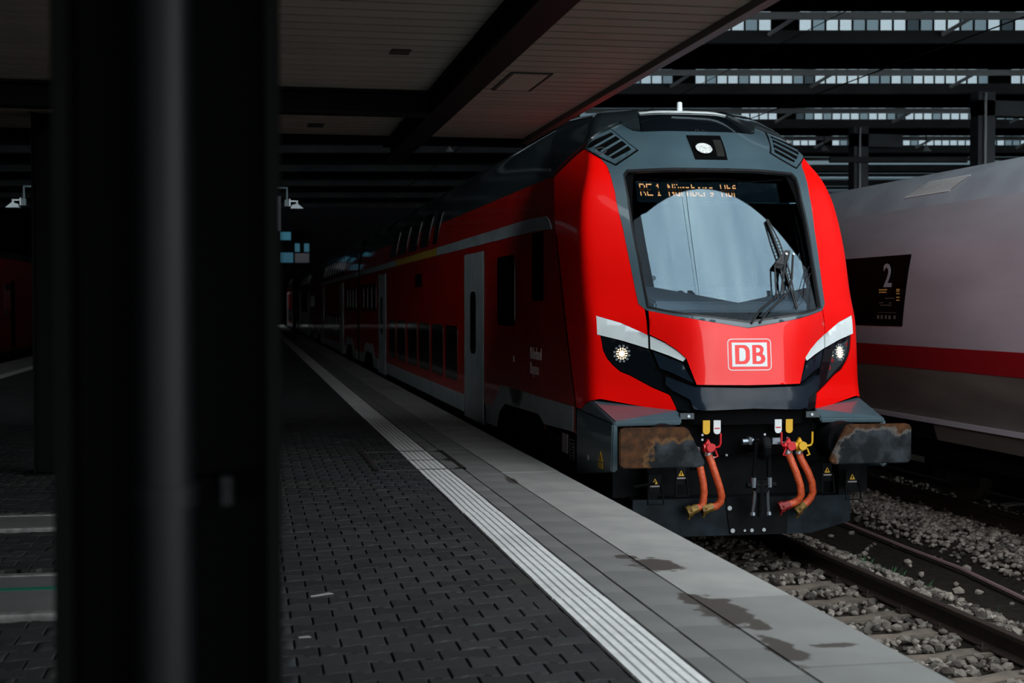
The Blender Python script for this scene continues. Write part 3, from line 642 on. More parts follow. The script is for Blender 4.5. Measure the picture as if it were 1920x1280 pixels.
# cladding outlines in (distance round the nose, height)
WS = [(0, 2.215), (.734, 2.312), (.948, 2.354), (.975, 2.82), (1.043, 3.446), (1.112, 3.68), (1.085, 3.722), (.5, 3.735), (0, 3.737)]
WSo = [(0, 2.200), (.734, 2.297), (.965, 2.342), (.992, 2.82), (1.06, 3.446), (1.13, 3.69), (1.095, 3.740), (.5, 3.752), (0, 3.754)]
RED = [(1.462, 3.925), (1.415, 3.857), (1.345, 3.79), (1.285, 3.69), (1.20, 3.50), (1.112, 3.13), (1.067, 2.75), (1.035, 2.38), (.99, 2.345), (.982, 2.087), (1.07, 2.128), (1.248, 2.203), (1.488, 2.27), (1.488, 2.082), (1.459, 2.075), (1.438, 1.933), (1.396, 1.850), (1.338, 1.788), (1.267, 1.729), (1.171, 1.695), (.961, 1.592), (.795, 1.529), (.775, 1.516), (.72, 1.387), (.76, 1.374), (1.04, 1.404), (1.48, 1.468), (1.86, 1.40), (2.2, 1.34), (TM, 1.335), (TM, 3.80), (2.3, 3.93), (1.87, 4.03), (1.545, 4.0)]
pair('red_side_panel', [RED], M_red, car)
STO = [(1.486, 2.267), (1.248, 2.20), (1.07, 2.125), (.978, 2.086), (.978, 1.957), (1.24, 2.03), (1.486, 2.086)]
STI = [(.952, 2.076), (.81, 2.013), (.685, 1.938), (.603, 1.870), (.632, 1.839), (.775, 1.896), (.952, 1.953)]
pair('white_flash', [STO], M_lgrey, car); pair('white_flash_inner', [STI], M_lgrey, car)
HEAD = [(1.453, 2.070), (1.24, 2.017), (.968, 1.944), (.795, 1.542), (.961, 1.603), (1.171, 1.706), (1.267, 1.741), (1.336, 1.800), (1.391, 1.862), (1.431, 1.936)]
HOOD = [(0, 2.150), (.735, 2.272), (.945, 2.312), (.952, 2.090), (.81, 2.026), (.683, 1.948), (.596, 1.871), (.507, 1.622), (0, 1.615)]
hood = panel('red_hood', [full(HOOD)], M_hood, car, NS, off=.012, thick=.06)
FR = [(0, 4.175), (.86, 4.178), (1.0, 4.20), (1.18, 4.30), (1.36, 4.235), (1.56, 4.09), (1.9, 4.035), (1.545, 4.006), (1.468, 3.931), (1.42, 3.862), (1.351, 3.795), (1.291, 3.69), (1.206, 3.50), (1.118, 3.13), (1.073, 2.75), (1.040, 2.38), (.965, 2.318), (.735, 2.276), (0, 2.155)]
panel('grey_front_frame', [full(FR), full(WSo)], M_grey, car, NS, thick=.045, off=.004)
def WSF(x, z):      # the windscreen itself: a gently bowed sheet set back in its frame
    return Vector((XT + x, 13.10 + .58 * (z - 2.4) + .2 * x * x, z)), Vector((.4 * x, -1, .58)).normalized()
WX = [(t if t < .9 else .9 + (t - .9) * .35, z) for t, z in WS]
WG = [(0, 2.19), (.74, 2.285), (.955, 2.33), (.965, 2.82), (.968, 3.446), (.965, 3.74), (.5, 3.76), (0, 3.76)]
scr = panel('windscreen', [full(WG)], glass_mat('windscreen_glass', .009, (.75, .8, .82), (.78, .9, 1.)), car, WSF, off=0, thick=.004, step=.05)
FILM = [(0, 2.398), (.783, 2.547), (.795, 2.95), (.80, 3.30), (.81, 3.62), (0, 3.625)]
panel('heated_film', [full(FILM)], glass_mat('heated_film_glass', .215, (.62, .66, .68), (.92, .97, 1.)), scr, WSF, off=-.008, thick=.002, step=.05)
ring_ = full(WS); V = []; F = []
for i, (t, z) in enumerate(ring_):
    p, n = NS(t, z); q = S(t, z); x = q.x - XT; x = max(-.955, min(.955, x)); V += [p - n * .004, WSF(x, z)[0] + Vector((0, .012, 0))]
for i in range(len(ring_)): j = (i + 1) % len(ring_); F.append((2 * i, 2 * j, 2 * j + 1, 2 * i + 1))
np_mesh('windscreen_reveal', V, F, M_rubber, scr)
panel('windscreen_rubber', [full(WSo), full([(t * .992, v + (.006 if v < 3 else -.006)) for t, v in WS])], M_rubber, scr, NS, off=.001, thick=.03)
b = MB(); b.box(XT - .98, XT + .98, 15.2, 15.25, 2.0, 3.9).box(XT - 1.0, XT - .96, 14.1, 15.2, 2.0, 3.8).box(XT + .96, XT + 1.0, 14.1, 15.2, 2.0, 3.8).box(XT - .85, XT + .85, 13.25, 15.2, 2.0, 2.05).box(XT - .95, XT + .95, 14.35, 15.2, 3.82, 3.86)
b.build('cab_interior', M_black, car)
MB().hexa([(XT - .78, 13.3, 2.30), (XT + .78, 13.3, 2.30), (XT + .9, 13.9, 2.30), (XT - .9, 13.9, 2.30), (XT - .78, 13.3, 2.40), (XT + .78, 13.3, 2.40), (XT + .9, 13.9, 2.56), (XT - .9, 13.9, 2.56)]).build('dashboard', mat('slate_dashboard', (.16, .20, .25), .5), car, bevel=.02)
# destination display: a board of light emitting dots
FONT = {'R': '1111.|1...1|1...1|1...1|1111.|1.1..|1..1.|1...1|1...1', 'E': '11111|1....|1....|1....|1111.|1....|1....|1....|11111', '1': '..1..|.11..|..1..|..1..|..1..|..1..|..1..|..1..|.111.', 'N': '1...1|11..1|11..1|1.1.1|1.1.1|1..11|1..11|1...1|1...1',
        'ü': '1.1.|....|1..1|1..1|1..1|1..1|1..1|1..1|.111', 'r': '....|....|1.11|11..|1...|1...|1...|1...|1...', 'n': '....|....|111.|1..1|1..1|1..1|1..1|1..1|1..1', 'b': '1...|1...|111.|1..1|1..1|1..1|1..1|1..1|111.', 'e': '....|....|.11.|1..1|1..1|1111|1...|1...|.111',
        'g': '....|....|.111|1..1|1..1|1..1|.111|...1|.11.', 'H': '1...1|1...1|1...1|1...1|11111|1...1|1...1|1...1|1...1', 'f': '.11|1..|111|1..|1..|1..|1..|1..|1..'}
SL = .58; U = Vector((1, 0, 0)); W = Vector((0, SL, 1)).normalized(); DO = Vector((XT - .785, 13.10 + .58 * (3.43 - 2.4) + .17, 3.43)); DN = U.cross(W)
disp = MB(); c8 = [DO, DO + U * 1.50, DO + U * 1.50 + W * .225, DO + W * .225]; disp.hexa([p - DN * .03 for p in c8] + c8); dsp = disp.build('destination_display', mat('display_board', (.012, .022, .028), .5, emit=(.02, .05, .065), estr=.35), car)
lit = MB(); dim = MB(); P_ = .0119; x = 0
def dot(mb, cx_, ry): q = DO + U * (.035 + cx_ * P_) + W * (.190 - ry * P_ * 1.38) + DN * .002; h = P_ * .47; mb.add([q - U * h - W * h * 1.25, q + U * h - W * h * 1.25, q + U * h + W * h * 1.25, q - U * h + W * h * 1.25], [(0, 1, 2, 3)])
for ch, cx0 in [('R', 0), ('E', 6), ('1', 14), ('N', 25), ('ü', 31), ('r', 36), ('n', 41), ('b', 46), ('e', 51), ('r', 56), ('g', 61), ('H', 72), ('b', 78), ('f', 83)]:
    for ry, row in enumerate(FONT[ch].split('|')):
        for k, c_ in enumerate(row):
            if c_ == '1': dot(dim if 3 <= ry <= 5 else lit, cx0 + k, ry)
lit.build('lit_dots', mat('amber_dots', (.02, .01, 0), .5, emit=(1., .40, .14), estr=6.), dsp)
dim.build('dim_dots', mat('dim_amber_dots', (.02, .01, 0), .5, emit=(1., .38, .12), estr=.22), dsp)
d0 = DO - W * .035; MB().hexa([d0, d0 + U * 1.56, d0 + U * 1.56 + W * .012, d0 + W * .012] + [p + DN * .02 for p in (d0, d0 + U * 1.66, d0 + U * 1.66 + W * .012, d0 + W * .012)]).build('display_ledge', mat('teal_ledge', (.16, .26, .30), .4), dsp)
# lamps
for s in (-1, 1):
    hd = panel('headlight', [HEAD if s > 0 else mir(HEAD)], M_gloss, car, NS, off=-.008, thick=.02)
    p, n = NS(s * 1.243, 1.904); u = Vector((1, 0, 0)); u = (u - n * u.dot(n)).normalized(); w = n.cross(u); p = p - n * .006
    M_led = mat('warm_led', (.9, .8, .7), .3, emit=(1., .78, .50), estr=1.15); M_ledo = mat('clear_reflector', (.35, .38, .40), .15, metal=.3)
    b = MB().disc(p, n, .030, .006, 14)
    for k in range(14): a = k * 2 * math.pi / 14; b.disc(p + (u * math.cos(a) + w * math.sin(a)) * .052, n, .0075, .006, 6)
    for k in range(10): a = k * 2 * math.pi / 10; b.disc(p + (u * math.cos(a) + w * math.sin(a)) * .039, n, .006, .006, 6)
    b.build('led_cluster', M_led, hd); b = MB()
    for k in range(12): a = (k + .5) * 2 * math.pi / 12; b.disc(p + (u * math.cos(a) + w * math.sin(a)) * .076, n, .0125, .005, 8)
    b.build('reflector_beads', M_ledo, hd)
    if s > 0: panel('lens_window', [[(1.40, 2.03), (1.13, 1.93), (.99, 1.64), (1.17, 1.735), (1.29, 1.80), (1.37, 1.90)]], mat('teal_lens', (.02, .04, .045), .1, coat=1.), hd, NS, off=-.006, thick=.004)
INN = [(.930, 1.930), (.645, 1.826), (.533, 1.635), (.75, 1.735), (.865, 1.772)]
pair('lower_light_glass', [INN], M_mask, car, off=-.004)
MASK = [(0, 1.398), (.46, 1.382), (.55, 1.396), (.575, 1.475), (.73, 1.556), (.80, 1.62), (.79, 1.692), (.525, 1.598), (.44, 1.594), (0, 1.582)]
panel('gloss_lower_mask', [full(MASK)], M_mask, car, NS, off=.035, thick=.08)
JAW = [(.80, 1.70), (.82, 1.60), (.765, 1.52), (.715, 1.385), (.60, 1.37), (.56, 1.39), (.58, 1.47), (.735, 1.55)]
pair('black_jaw_panel', [JAW], M_gloss, car, off=-.002)
lh = panel('roof_headlight', [[(-.237, 4.12), (.235, 4.124), (.187, 3.846), (-.206, 3.844)]], M_slot, car, NS, off=.012, thick=.05)
p, n = NS(-.065, 3.962); lens = MB().disc(p + n * .012, n, .088, .008, 28)
lens.build('lamp_lens', mat('lit_fresnel_lens', (.75, .77, .75), .5, emit=(.85, .90, .86), estr=.04, col2=(.40, .42, .41), vscale=60, lo=.45, hi=.55, bump=.8, bscale=90), lh)
b = MB().ring(p + n * .012, n, .097, .088, .012, 28); b.build('lamp_bezel', M_black, lh)
panel('reflector_wall', [[(.10, 4.07), (.205, 4.07), (.165, 3.88), (.075, 3.88)]], mat('bronze_reflector', (.05, .05, .045), .3, metal=.6), lh, NS, off=.014, thick=.004)
# side vents on the forehead
L_ = [((1.79, 4.012), (1.331, 4.185)), ((1.533, 3.995), (1.264, 4.135)), ((1.438, 3.935), (1.161, 4.076)), ((1.314, 3.882), (1.062, 4.008)), ((1.253, 3.846), (1.002, 3.950))]
VENT = [(1.336, 4.238), (.908, 3.952), (1.230, 3.783), (1.42, 3.866), (1.60, 3.955), (1.95, 4.02), (1.75, 4.085)]
vc = (1.36, 4.0); ins = lambda P, k: [(vc[0] + (t - vc[0]) * k, vc[1] + (v - vc[1]) * k) for t, v in P]
lerp = lambda a, b, k: (a[0] + (b[0] - a[0]) * k, a[1] + (b[1] - a[1]) * k)
for s in (-1, 1):
    f = (lambda P: P) if s > 0 else mir
    vt = panel('forehead_vent', [f(VENT)], M_black, car, NS, off=.008, thick=.02)
    panel('vent_frame', [f(ins(VENT, .93))], M_grey, vt, NS, off=.014, thick=.01)
    for k in range(4):
        a, b = L_[k]; c, d = L_[k + 1]; a2, b2, c2_, d2_ = lerp(a, c, .16), lerp(b, d, .16), lerp(a, c, .86), lerp(b, d, .86)
        panel('vent_slot', [f([a2, b2, d2_, c2_])], M_slot, vt, NS, off=.0155, thick=.003)
        if k: q0, q1 = lerp(a, b, .02), lerp(a, b, .98); MB().tube([NS(s * q0[0], q0[1])[0] + NS(s * q0[0], q0[1])[1] * .018, NS(s * lerp(a, b, .5)[0], lerp(a, b, .5)[1])[0] + NS(s * lerp(a, b, .5)[0], lerp(a, b, .5)[1])[1] * .020, NS(s * q1[0], q1[1])[0] + NS(s * q1[0], q1[1])[1] * .018], .008, 6).build('vent_slat', M_grey, vt)
    if s < 0: pp, nn = NS(-1.43, 3.945); MB().ring(pp + nn * .018, nn, .062, .055, .006, 24).build('vent_ring', M_steel, vt)
# roof fairings, roof plate and antenna
FAIR = [(.87, 4.19), (1.0, 4.208), (1.19, 4.308), (1.37, 4.245), (1.60, 4.10), (1.92, 4.045), (2.3, 3.945), (TM, 3.815), (TM, 4.70), (2.0, 4.66), (1.5, 4.58), (1.1, 4.52), (.87, 4.44)]
pair('roof_fairing', [FAIR], M_dgrey, car, off=.035, thick=.075)
panel('roof_plate', [full([(0, 4.185), (.86, 4.188), (.86, 4.5), (1.2, 4.62), (1.6, 4.72), (0, 4.72)])], M_gloss, car, NS, off=0, thick=.02)
panel('roof_plate_glint', [full([(0, 4.435), (.845, 4.43), (.86, 4.45), (0, 4.455)])], M_lgrey, car, NS, off=.012, thick=.012)  # pale strip painted in for a white reflection on the glossy plate
MB().tube([(XT, 15.02, 4.44), (XT, 15.02, 4.47), (XT, 15.02, 4.472), (XT, 15.02, 4.585), (XT, 15.02, 4.592)], [.055, .055, .033, .027, .015], 16).build('roof_antenna', M_lgrey, car, smooth=True)
# logo on the hood
k_ = 1 / 3015.
def LG(P): return [(x * k_ + .002, 1.903 + z * k_) for x, z in P]
def arc(cx_, cz, rx, rz, a0, a1, n=9): return [(cx_ + rx * math.cos(math.radians(a0 + (a1 - a0) * i / n)), cz + rz * math.sin(math.radians(a0 + (a1 - a0) * i / n))) for i in range(n + 1)]
Dl = [(-430, -272)] + arc(-170, -90, 172, 182, -90, 0) + arc(-170, 90, 172, 182, 0, 90) + [(-430, 272)]
Di = [(-305, -185)] + arc(-215, -70, 95, 115, -90, 0) + arc(-215, 70, 95, 115, 0, 90) + [(-305, 185)]
Bl = [(75, -272)] + arc(300, -120, 165, 152, -90, 60) + [(385, 22)] + arc(285, 140, 135, 132, -30, 90) + [(75, 272)]
B1 = [(195, 55)] + arc(240, 122, 70, 67, -90, 90) + [(195, 190)]; B2 = [(195, -190)] + arc(255, -115, 80, 75, -90, 90) + [(195, -40)]
logo = panel('logo_outline', [LG(rrect(-645, 645, -450, 450, 120, 6)), LG(rrect(-622, 622, -428, 428, 100, 6))], M_white, hood, NS, off=.0135, thick=.001, inner=False)
panel('logo_plate', [LG([(-518, -340), (518, -340), (518, 340), (-518, 340)]), LG(Dl), LG(Di), LG(Bl), LG(B1), LG(B2)], M_white, hood, NS, off=.0135, thick=.001, edge=.03, inner=False)
# windscreen wiper
def on(x, z, h): p, n = WSF(x, z); return p + n * h
def base(x, z): p, n = NS(x, z); return p + n * .02
wp = MB(); wp.tube([base(.03, 2.195), on(.15, 2.27, .12), on(.301, 2.375, .06), on(.44, 2.474, .055), on(.504, 2.643, .055), on(.576, 2.842, .06)], .011, 8).tube([base(.113, 2.20), on(.24, 2.27, .11), on(.388, 2.375, .06), on(.517, 2.474, .055), on(.585, 2.60, .055), on(.657, 2.843, .06)], .011, 8)
wip = wp.build('windscreen_wiper', M_rubber, car, smooth=True)
bx = lambda z: float(np.interp(z, [2.328, 2.85, 3.229], [.60, .555, .475]))
b = MB()
for off in (-.012, .012): b.tube([on(bx(3.22) + off * .5, 3.22, .02), on(bx(3.0) + off * 2, 3.0, .035), on(bx(2.7) + off * 2, 2.7, .035), on(bx(2.34) + off * .5, 2.34, .02)], .008, 6)
b.tube([on(bx(3.22), 3.22, .008), on(bx(2.8), 2.8, .008), on(bx(2.33), 2.33, .008)], .012, 6)
for k in range(13): z = 2.62 + .033 * k; b.tube([on(bx(z) - .03, z, .034), on(bx(z) + .03, z + .01, .034)], .004, 5)
b.build('wiper_blade', M_rubber, wip)
MB().hexa([on(.43, 2.73, .03), on(.54, 2.70, .03), on(.62, 2.82, .03), on(.56, 2.84, .03), on(.44, 2.76, .06), on(.54, 2.74, .06), on(.64, 2.88, .06), on(.58, 2.89, .06)]).tube([on(.439, 2.745, .04), on(.402, 2.54, .04), on(.395, 2.42, .03)], .008, 6).tube([on(.50, 2.72, .04), on(.48, 2.5, .04), on(.47, 2.42, .03)], .008, 6).build('wiper_head', M_rubber, wip)
b = MB()
for x in (.576, .657): b.disc(on(x, 2.843, .062), WSF(x, 2.84)[1], .014, .012, 8)
b.build('wiper_bolts', M_steel, wip); b = MB()
for q in (0, .06): b.tube([on(.56 + q * .5, 2.33, .012), on(.685 + q * .5, 2.485 - q, .03), on(.825, 2.726 - q, .03), on(.91, 2.78 - q * 1.4, .008)], .0035, 5)
b.build('washer_hose', M_rubber, wip)

# ------------------------------------------------------------------ front below the nose
MB().box(XT - 1.28, XT + 1.28, 12.98, 13.5, .55, 1.24).build('headstock', M_dark, car)
MB().box(XT - .66, XT + .66, 12.86, 12.98, .95, 1.37).build('headstock_plate', M_black, car)
def rust_mat(name, sx_):
    m = mat(name, (.085, .034, .012), .7, metal=.0, col2=(.030, .015, .008), vscale=14, bump=.4, bscale=50, spec=.15)
    nt = m.node_tree; b_ = nt.nodes['Principled BSDF']; base = b_.inputs['Base Color'].links[0].from_socket
    g = N(nt, 'ShaderNodeNewGeometry'); sp = N(nt, 'ShaderNodeSeparateXYZ'); nt.links.new(g.outputs['Position'], sp.inputs[0])
    no = N(nt, 'ShaderNodeTexNoise'); no.inputs['Scale'].default_value = 7; no.inputs['Detail'].default_value = 6; nt.links.new(g.outputs['Position'], no.inputs['Vector'])
    def mth(op, a, b=None, c=None):
        q = N(nt, 'ShaderNodeMath', operation=op)
        for i, z in enumerate((a, b, c)):
            if z is None: continue
            if isinstance(z, (int, float)): q.inputs[i].default_value = z
            else: nt.links.new(z, q.inputs[i])
        return q.outputs[0]
    h = mth('SUBTRACT', sp.outputs['Z'], 1.195 if sx_ > 0 else 1.145)               # above this line the rust stays
    if sx_ < 0: x1 = mth('SUBTRACT', XT - 1.10, sp.outputs['X']); h = mth('SMOOTH_MAX', h, mth('MULTIPLY', x1, .8), .12)
    else: x1 = mth('SUBTRACT', mth('MULTIPLY_ADD', sp.outputs['Z'], .5, XT + .18), sp.outputs['X']); h = mth('MAXIMUM', h, mth('MULTIPLY', x1, .6))
    e = mth('MULTIPLY_ADD', no.outputs['Fac'], .30, mth('SUBTRACT', h, .15))
    r = N(nt, 'ShaderNodeValToRGB'); cr = r.color_ramp; cr.elements[0].position = .30; cr.elements[0].color = (.016, .019, .022, 1); cr.elements[1].position = .62; cr.elements[1].color = (1, 1, 1, 1)
    mr = N(nt, 'ShaderNodeMapRange'); mr.inputs['From Min'].default_value = -.12; mr.inputs['From Max'].default_value = .14; nt.links.new(e, mr.inputs['Value'])
    dk = N(nt, 'ShaderNodeValToRGB'); n3 = N(nt, 'ShaderNodeTexNoise'); n3.inputs['Scale'].default_value = 6; n3.inputs['Detail'].default_value = 4; nt.links.new(g.outputs['Position'], n3.inputs['Vector']); nt.links.new(n3.outputs['Fac'], dk.inputs['Fac'])
    dk.color_ramp.elements[0].position = .45; dk.color_ramp.elements[0].color = (.008, .0095, .011, 1); dk.color_ramp.elements[1].position = .75; dk.color_ramp.elements[1].color = (.045, .054, .062, 1)
    st = N(nt, 'ShaderNodeMapRange'); st.inputs['From Min'].default_value = .40; st.inputs['From Max'].default_value = .56; nt.links.new(mr.outputs['Result'], st.inputs['Value'])
    edge = mth('SUBTRACT', 1.0, mth('MULTIPLY', mth('ABSOLUTE', mth('SUBTRACT', mr.outputs['Result'], .50)), 9.0)); edge = mth('MULTIPLY', mth('MAXIMUM', edge, 0.), .55)
    mx = N(nt, 'ShaderNodeMix', data_type='RGBA'); nt.links.new(st.outputs['Result'], mx.inputs[0]); nt.links.new(dk.outputs['Color'], mx.inputs[6]); nt.links.new(base, mx.inputs[7])
    m2 = N(nt, 'ShaderNodeMix', data_type='RGBA'); nt.links.new(edge, m2.inputs[0]); nt.links.new(mx.outputs[2], m2.inputs[6]); m2.inputs[7].default_value = (.20, .10, .035, 1) if sx_ < 0 else (.15, .15, .14, 1)
    nt.links.new(m2.outputs[2], b_.inputs['Base Color']); return m
for s in (-1, 1):
    X = lambda x: XT + s * x
    # shroud over the buffer: top plate, side plate
    b = MB().hexa([(X(1.345), 12.72, 1.245), (X(.690), 12.72, 1.25), (X(.68), 12.86, 1.335), (X(1.37), 13.42, 1.40), (X(1.33), 12.715, 1.297), (X(.685), 12.715, 1.302), (X(.68), 12.86, 1.385), (X(1.385), 13.42, 1.452)])
    sh = b.build('buffer_shroud', M_grey, car, bevel=.012)
    b = MB().hexa([(X(1.30), 12.72, .83), (X(1.30), 12.72, 1.27), (X(1.34), 14.0, 1.33), (X(1.34), 14.0, .66), (X(1.366), 12.72, .83), (X(1.352), 12.72, 1.275), (X(1.392), 14.0, 1.335), (X(1.392), 14.0, .66)])
    b.build('shroud_cheek', M_grey, sh, bevel=.014)
    MB().hexa([(X(1.352), 12.74, 1.26), (X(1.30), 12.74, 1.26), (X(1.33), 13.98, 1.32), (X(1.392), 13.98, 1.32), (X(1.335), 12.74, 1.295), (X(1.28), 12.74, 1.30), (X(1.33), 13.44, 1.45), (X(1.392), 13.44, 1.452)]).build('shroud_corner', M_grey, sh, bevel=.015)
    q = lambda x, k: (X(x), 12.72 + .55 * k, 1.302 + .115 * k)
    MB().hexa([(X(1.205), 12.945, 1.343), (X(1.115), 12.935, 1.345), (X(1.115), 12.955, 1.350), (X(1.205), 12.965, 1.348), (X(1.205), 12.945, 1.353), (X(1.115), 12.935, 1.354), (X(1.115), 12.960, 1.359), (X(1.205), 12.970, 1.358)]).build('shroud_slot', M_slot, sh)
    MB().box(X(.555), X(.69), 12.75, 12.80, 1.305, 1.36).build('shroud_bracket', mat('slate_bracket', (.045, .06, .068), .5), car); MB().disc((X(.61), 12.75, 1.333), (0, -1, 0), .014, .012, 10).build('bracket_bolt', M_steel, car)
    MB().box(X(.70), X(1.29), 13.0, 13.05, .80, 1.26).build('shroud_back', M_black, sh)
    # buffer
    P = [(1.365, 1.272), (.79, 1.272), (.755, 1.25), (.602, .955), (.605, .925), (.635, .908), (1.365, .908), (1.40, .935), (1.40, 1.245)]
    bf = MB().prism([(X(a), z) for a, z in P], 'y', 12.28, 12.335).build('buffer_plate', rust_mat('rusted_buffer_left' if s < 0 else 'rusted_buffer_right', s), car, bevel=.010)
    MB().tube([(X(.875), 12.335, 1.09), (X(.875), 12.62, 1.09)], .135, 20).tube([(X(.875), 12.55, 1.09), (X(.875), 13.0, 1.09)], .185, 20).box(X(.62), X(1.13), 12.92, 13.0, .88, 1.28).build('buffer_barrel', M_dark, bf, smooth=True)
    MB().box(X(.935), X(1.015), 12.70, 12.703, 1.205, 1.236).build('data_label', M_wash, sh); MB().box(X(1.14), X(1.20), 12.99, 12.995, 1.215, 1.235).build('data_label', M_wash, sh)
    # hanging tags
    for x0, m_ in (((.405, M_yellow), (.300, M_white)) if s < 0 else ((.345, M_yellow), (.235, M_white))):
        x1 = x0 + .069; b = MB().prism([(X(x0), 1.292), (X(x1), 1.292)] + [(X((x0 + x1) / 2 + .0345 * math.cos(a)), 1.19 - .03 * math.sin(a)) for a in np.linspace(0, math.pi, 7)], 'y', 12.735, 12.743)
        tg = b.build('pull_tag', m_, car)
        if m_ is M_white: MB().box(X(x0 + .010), X(x1 - .010), 12.732, 12.735, 1.212, 1.222).build('tag_bar', M_redcock, tg)
    # coupler steps with warning signs
    for x0, x1, z0, z1 in ((.895, 1.045, .535, .70), (.655, .78, .605, .77)):
        st = MB().tube([(X(x0 + .012), 12.62, z1 + .02), (X(x0), 12.60, z0), (X(x1), 12.60, z0), (X(x1 - .012), 12.62, z1 + .02)], .010, 6).box(X(x0 + .015), X(x1 - .015), 12.63, 12.65, z1 - .06, z1 + .11).build('coupler_step', M_dark, car)
        xm = (x0 + x1) / 2; MB().prism([(X(xm - .028), z1 + .02), (X(xm + .028), z1 + .02), (X(xm), z1 + .072)], 'y', 12.626, 12.63).build('warning_sign', M_yellow, st)
        MB().box(X(xm - .005), X(xm + .005), 12.624, 12.626, z1 + .030, z1 + .055).build('warning_bolt_mark', M_slot, st)
        MB().box(X(xm - .045), X(xm + .045), 12.626, 12.63, z1 - .008, z1 + .006).build('sign_text_bar', M_wash, st)
    # warning triangle on the cheek and small valve knob
    if s < 0:
        w2 = lambda y, z: (XT - 1.366 - .0015 - (y - 12.72) * .02, y, z)
        MB().prism([(12.99, .892), (13.15, .892), (13.07, .985)], 'x', XT - 1.379, XT - 1.371).build('warning_triangle', M_yellow, sh)
        MB().box(XT - 1.379, XT - 1.371, 13.0, 13.15, .825, .878).build('warning_plate', M_yellow, sh); MB().box(XT - 1.381, XT - 1.379, 13.062, 13.078, .91, .95).build('flash_mark', M_slot, sh)
        MB().tube([(XT - 1.384, 13.52, .855), (XT - 1.384, 13.52, .905)], .012, 8).build('valve_knob', M_wash, sh)
M_brass = mat('mucky_brass', (.26, .15, .025), .45, metal=.4, col2=(.12, .07, .02), vscale=30)
def hose(pts, top, tip):
    h = MB().tube(pts, .035, 12).build('brake_hose', M_orange, car, smooth=True)
    p = Vector(pts[0]); MB().tube([p + Vector((0, 0, -.015)), p + Vector((0, 0, .035))], .042, 12).build('hose_collar', M_steel, h, smooth=True)
    p = Vector(pts[-1]); d = (p - Vector(pts[-2])).normalized()
    MB().tube([p - d * .01, p + d * .05, p + d * .055, p + d * .10], [.042, .042, .055, .05], 10).tube([p + d * .07 + Vector((0, -.05, .02)), p + d * .08 + Vector((0, .01, -.07))], .014, 6).build('hose_coupling', tip, h, smooth=True)
H = lambda *q: [(XT + x, y, z) for x, y, z in q]
hose(H((-.575, 12.64, 1.02), (-.553, 12.6, .90), (-.522, 12.585, .74), (-.511, 12.585, .64), (-.514, 12.6, .55), (-.535, 12.6, .505), (-.575, 12.6, .49)), M_redcock, M_brass)
hose(H((-.455, 12.64, .985), (-.437, 12.6, .92), (-.405, 12.57, .80), (-.370, 12.56, .69), (-.345, 12.57, .60), (-.350, 12.59, .545), (-.385, 12.6, .505), (-.43, 12.6, .495)), M_redcock, M_brass)
hose(H((.330, 12.64, .985), (.345, 12.6, .92), (.385, 12.57, .80), (.42, 12.56, .69), (.436, 12.57, .60), (.42, 12.59, .545), (.375, 12.6, .515), (.325, 12.6, .50)), M_redcock, mat('grimy_red', (.22, .008, .008), .5))
hose(H((.444, 12.66, .985), (.458, 12.63, .92), (.51, 12.60, .81), (.552, 12.6, .71), (.572, 12.62, .61), (.555, 12.64, .55), (.515, 12.64, .51), (.49, 12.64, .49)), M_redcock, M_brass)
def cock(x, s, m_):
    c = MB().disc((XT + x, 12.60, 1.055), (0, -1, 0), .040, .05, 14).tube([(XT + x - .055, 12.62, 1.045), (XT + x + .055, 12.62, 1.045)], .036, 12).tube([(XT + x, 12.63, 1.0), (XT + x, 12.63, 1.05)], .034, 10).prism([(XT + x - .05, 1.06), (XT + x + .03, 1.06), (XT + x - .01, 1.13)], 'y', 12.60, 12.64).build('shut_off_cock', m_, car, smooth=True)
    MB().tube([(XT + x + s * .04, 12.58, 1.05), (XT + x + s * .085, 12.57, 1.06), (XT + x + s * .098, 12.57, 1.09), (XT + x + s * .098, 12.57, 1.185)], .010, 8).tube([(XT + x + s * .05, 12.58, 1.03), (XT + x + s * .075, 12.58, .97), (XT + x + s * .045, 12.58, .962)], .009, 8).build('cock_handle', m_, c, smooth=True)
cock(-.455, 1, M_redcock); cock(.335, -1, M_redcock); cock(.445, 1, M_yellow)
# draw hook and screw coupling
hk = MB().prism([(12.98, 1.12), (12.45, 1.12), (12.38, 1.17), (12.32, 1.16), (12.28, 1.08), (12.30, 1.0), (12.36, .955), (12.46, .95), (12.50, .99), (12.44, 1.02), (12.39, 1.02), (12.37, 1.06), (12.42, 1.07), (12.5, 1.0), (12.98, .98)], 'x', XT - .035, XT + .035).build('draw_hook', M_chrome if False else M_dark, car, bevel=.01)
for s in (-1, 1):
    MB().tube([(XT + s * .062, 12.42, 1.10), (XT + s * .066, 12.44, .95), (XT + s * .072, 12.46, .80), (XT + s * .075, 12.46, .74)], .020, 8).build('coupling_link', M_dark, hk, smooth=True)
    MB().tube([(XT + s * .075, 12.455, .78), (XT + s * .078, 12.455, .69)], .027, 10).build('link_eye', M_chrome, hk, smooth=True)
    MB().tube([(XT + s * .060, 12.46, .66), (XT + s * .066, 12.47, .55), (XT + s * .076, 12.48, .45)], .017, 8).tube([(XT + s * .076, 12.48, .455), (XT + s * .079, 12.475, .425)], .028, 10).build('coupling_shackle', M_chrome, hk, smooth=True)
MB().tube([(XT - .14, 12.46, .71), (XT + .14, 12.46, .71)], .026, 10).tube([(XT, 12.46, .76), (XT, 12.47, .42)], .030, 10).box(XT - .06, XT + .06, 12.44, 12.50, .64, .76).build('coupling_screw', M_dark, hk, smooth=True)
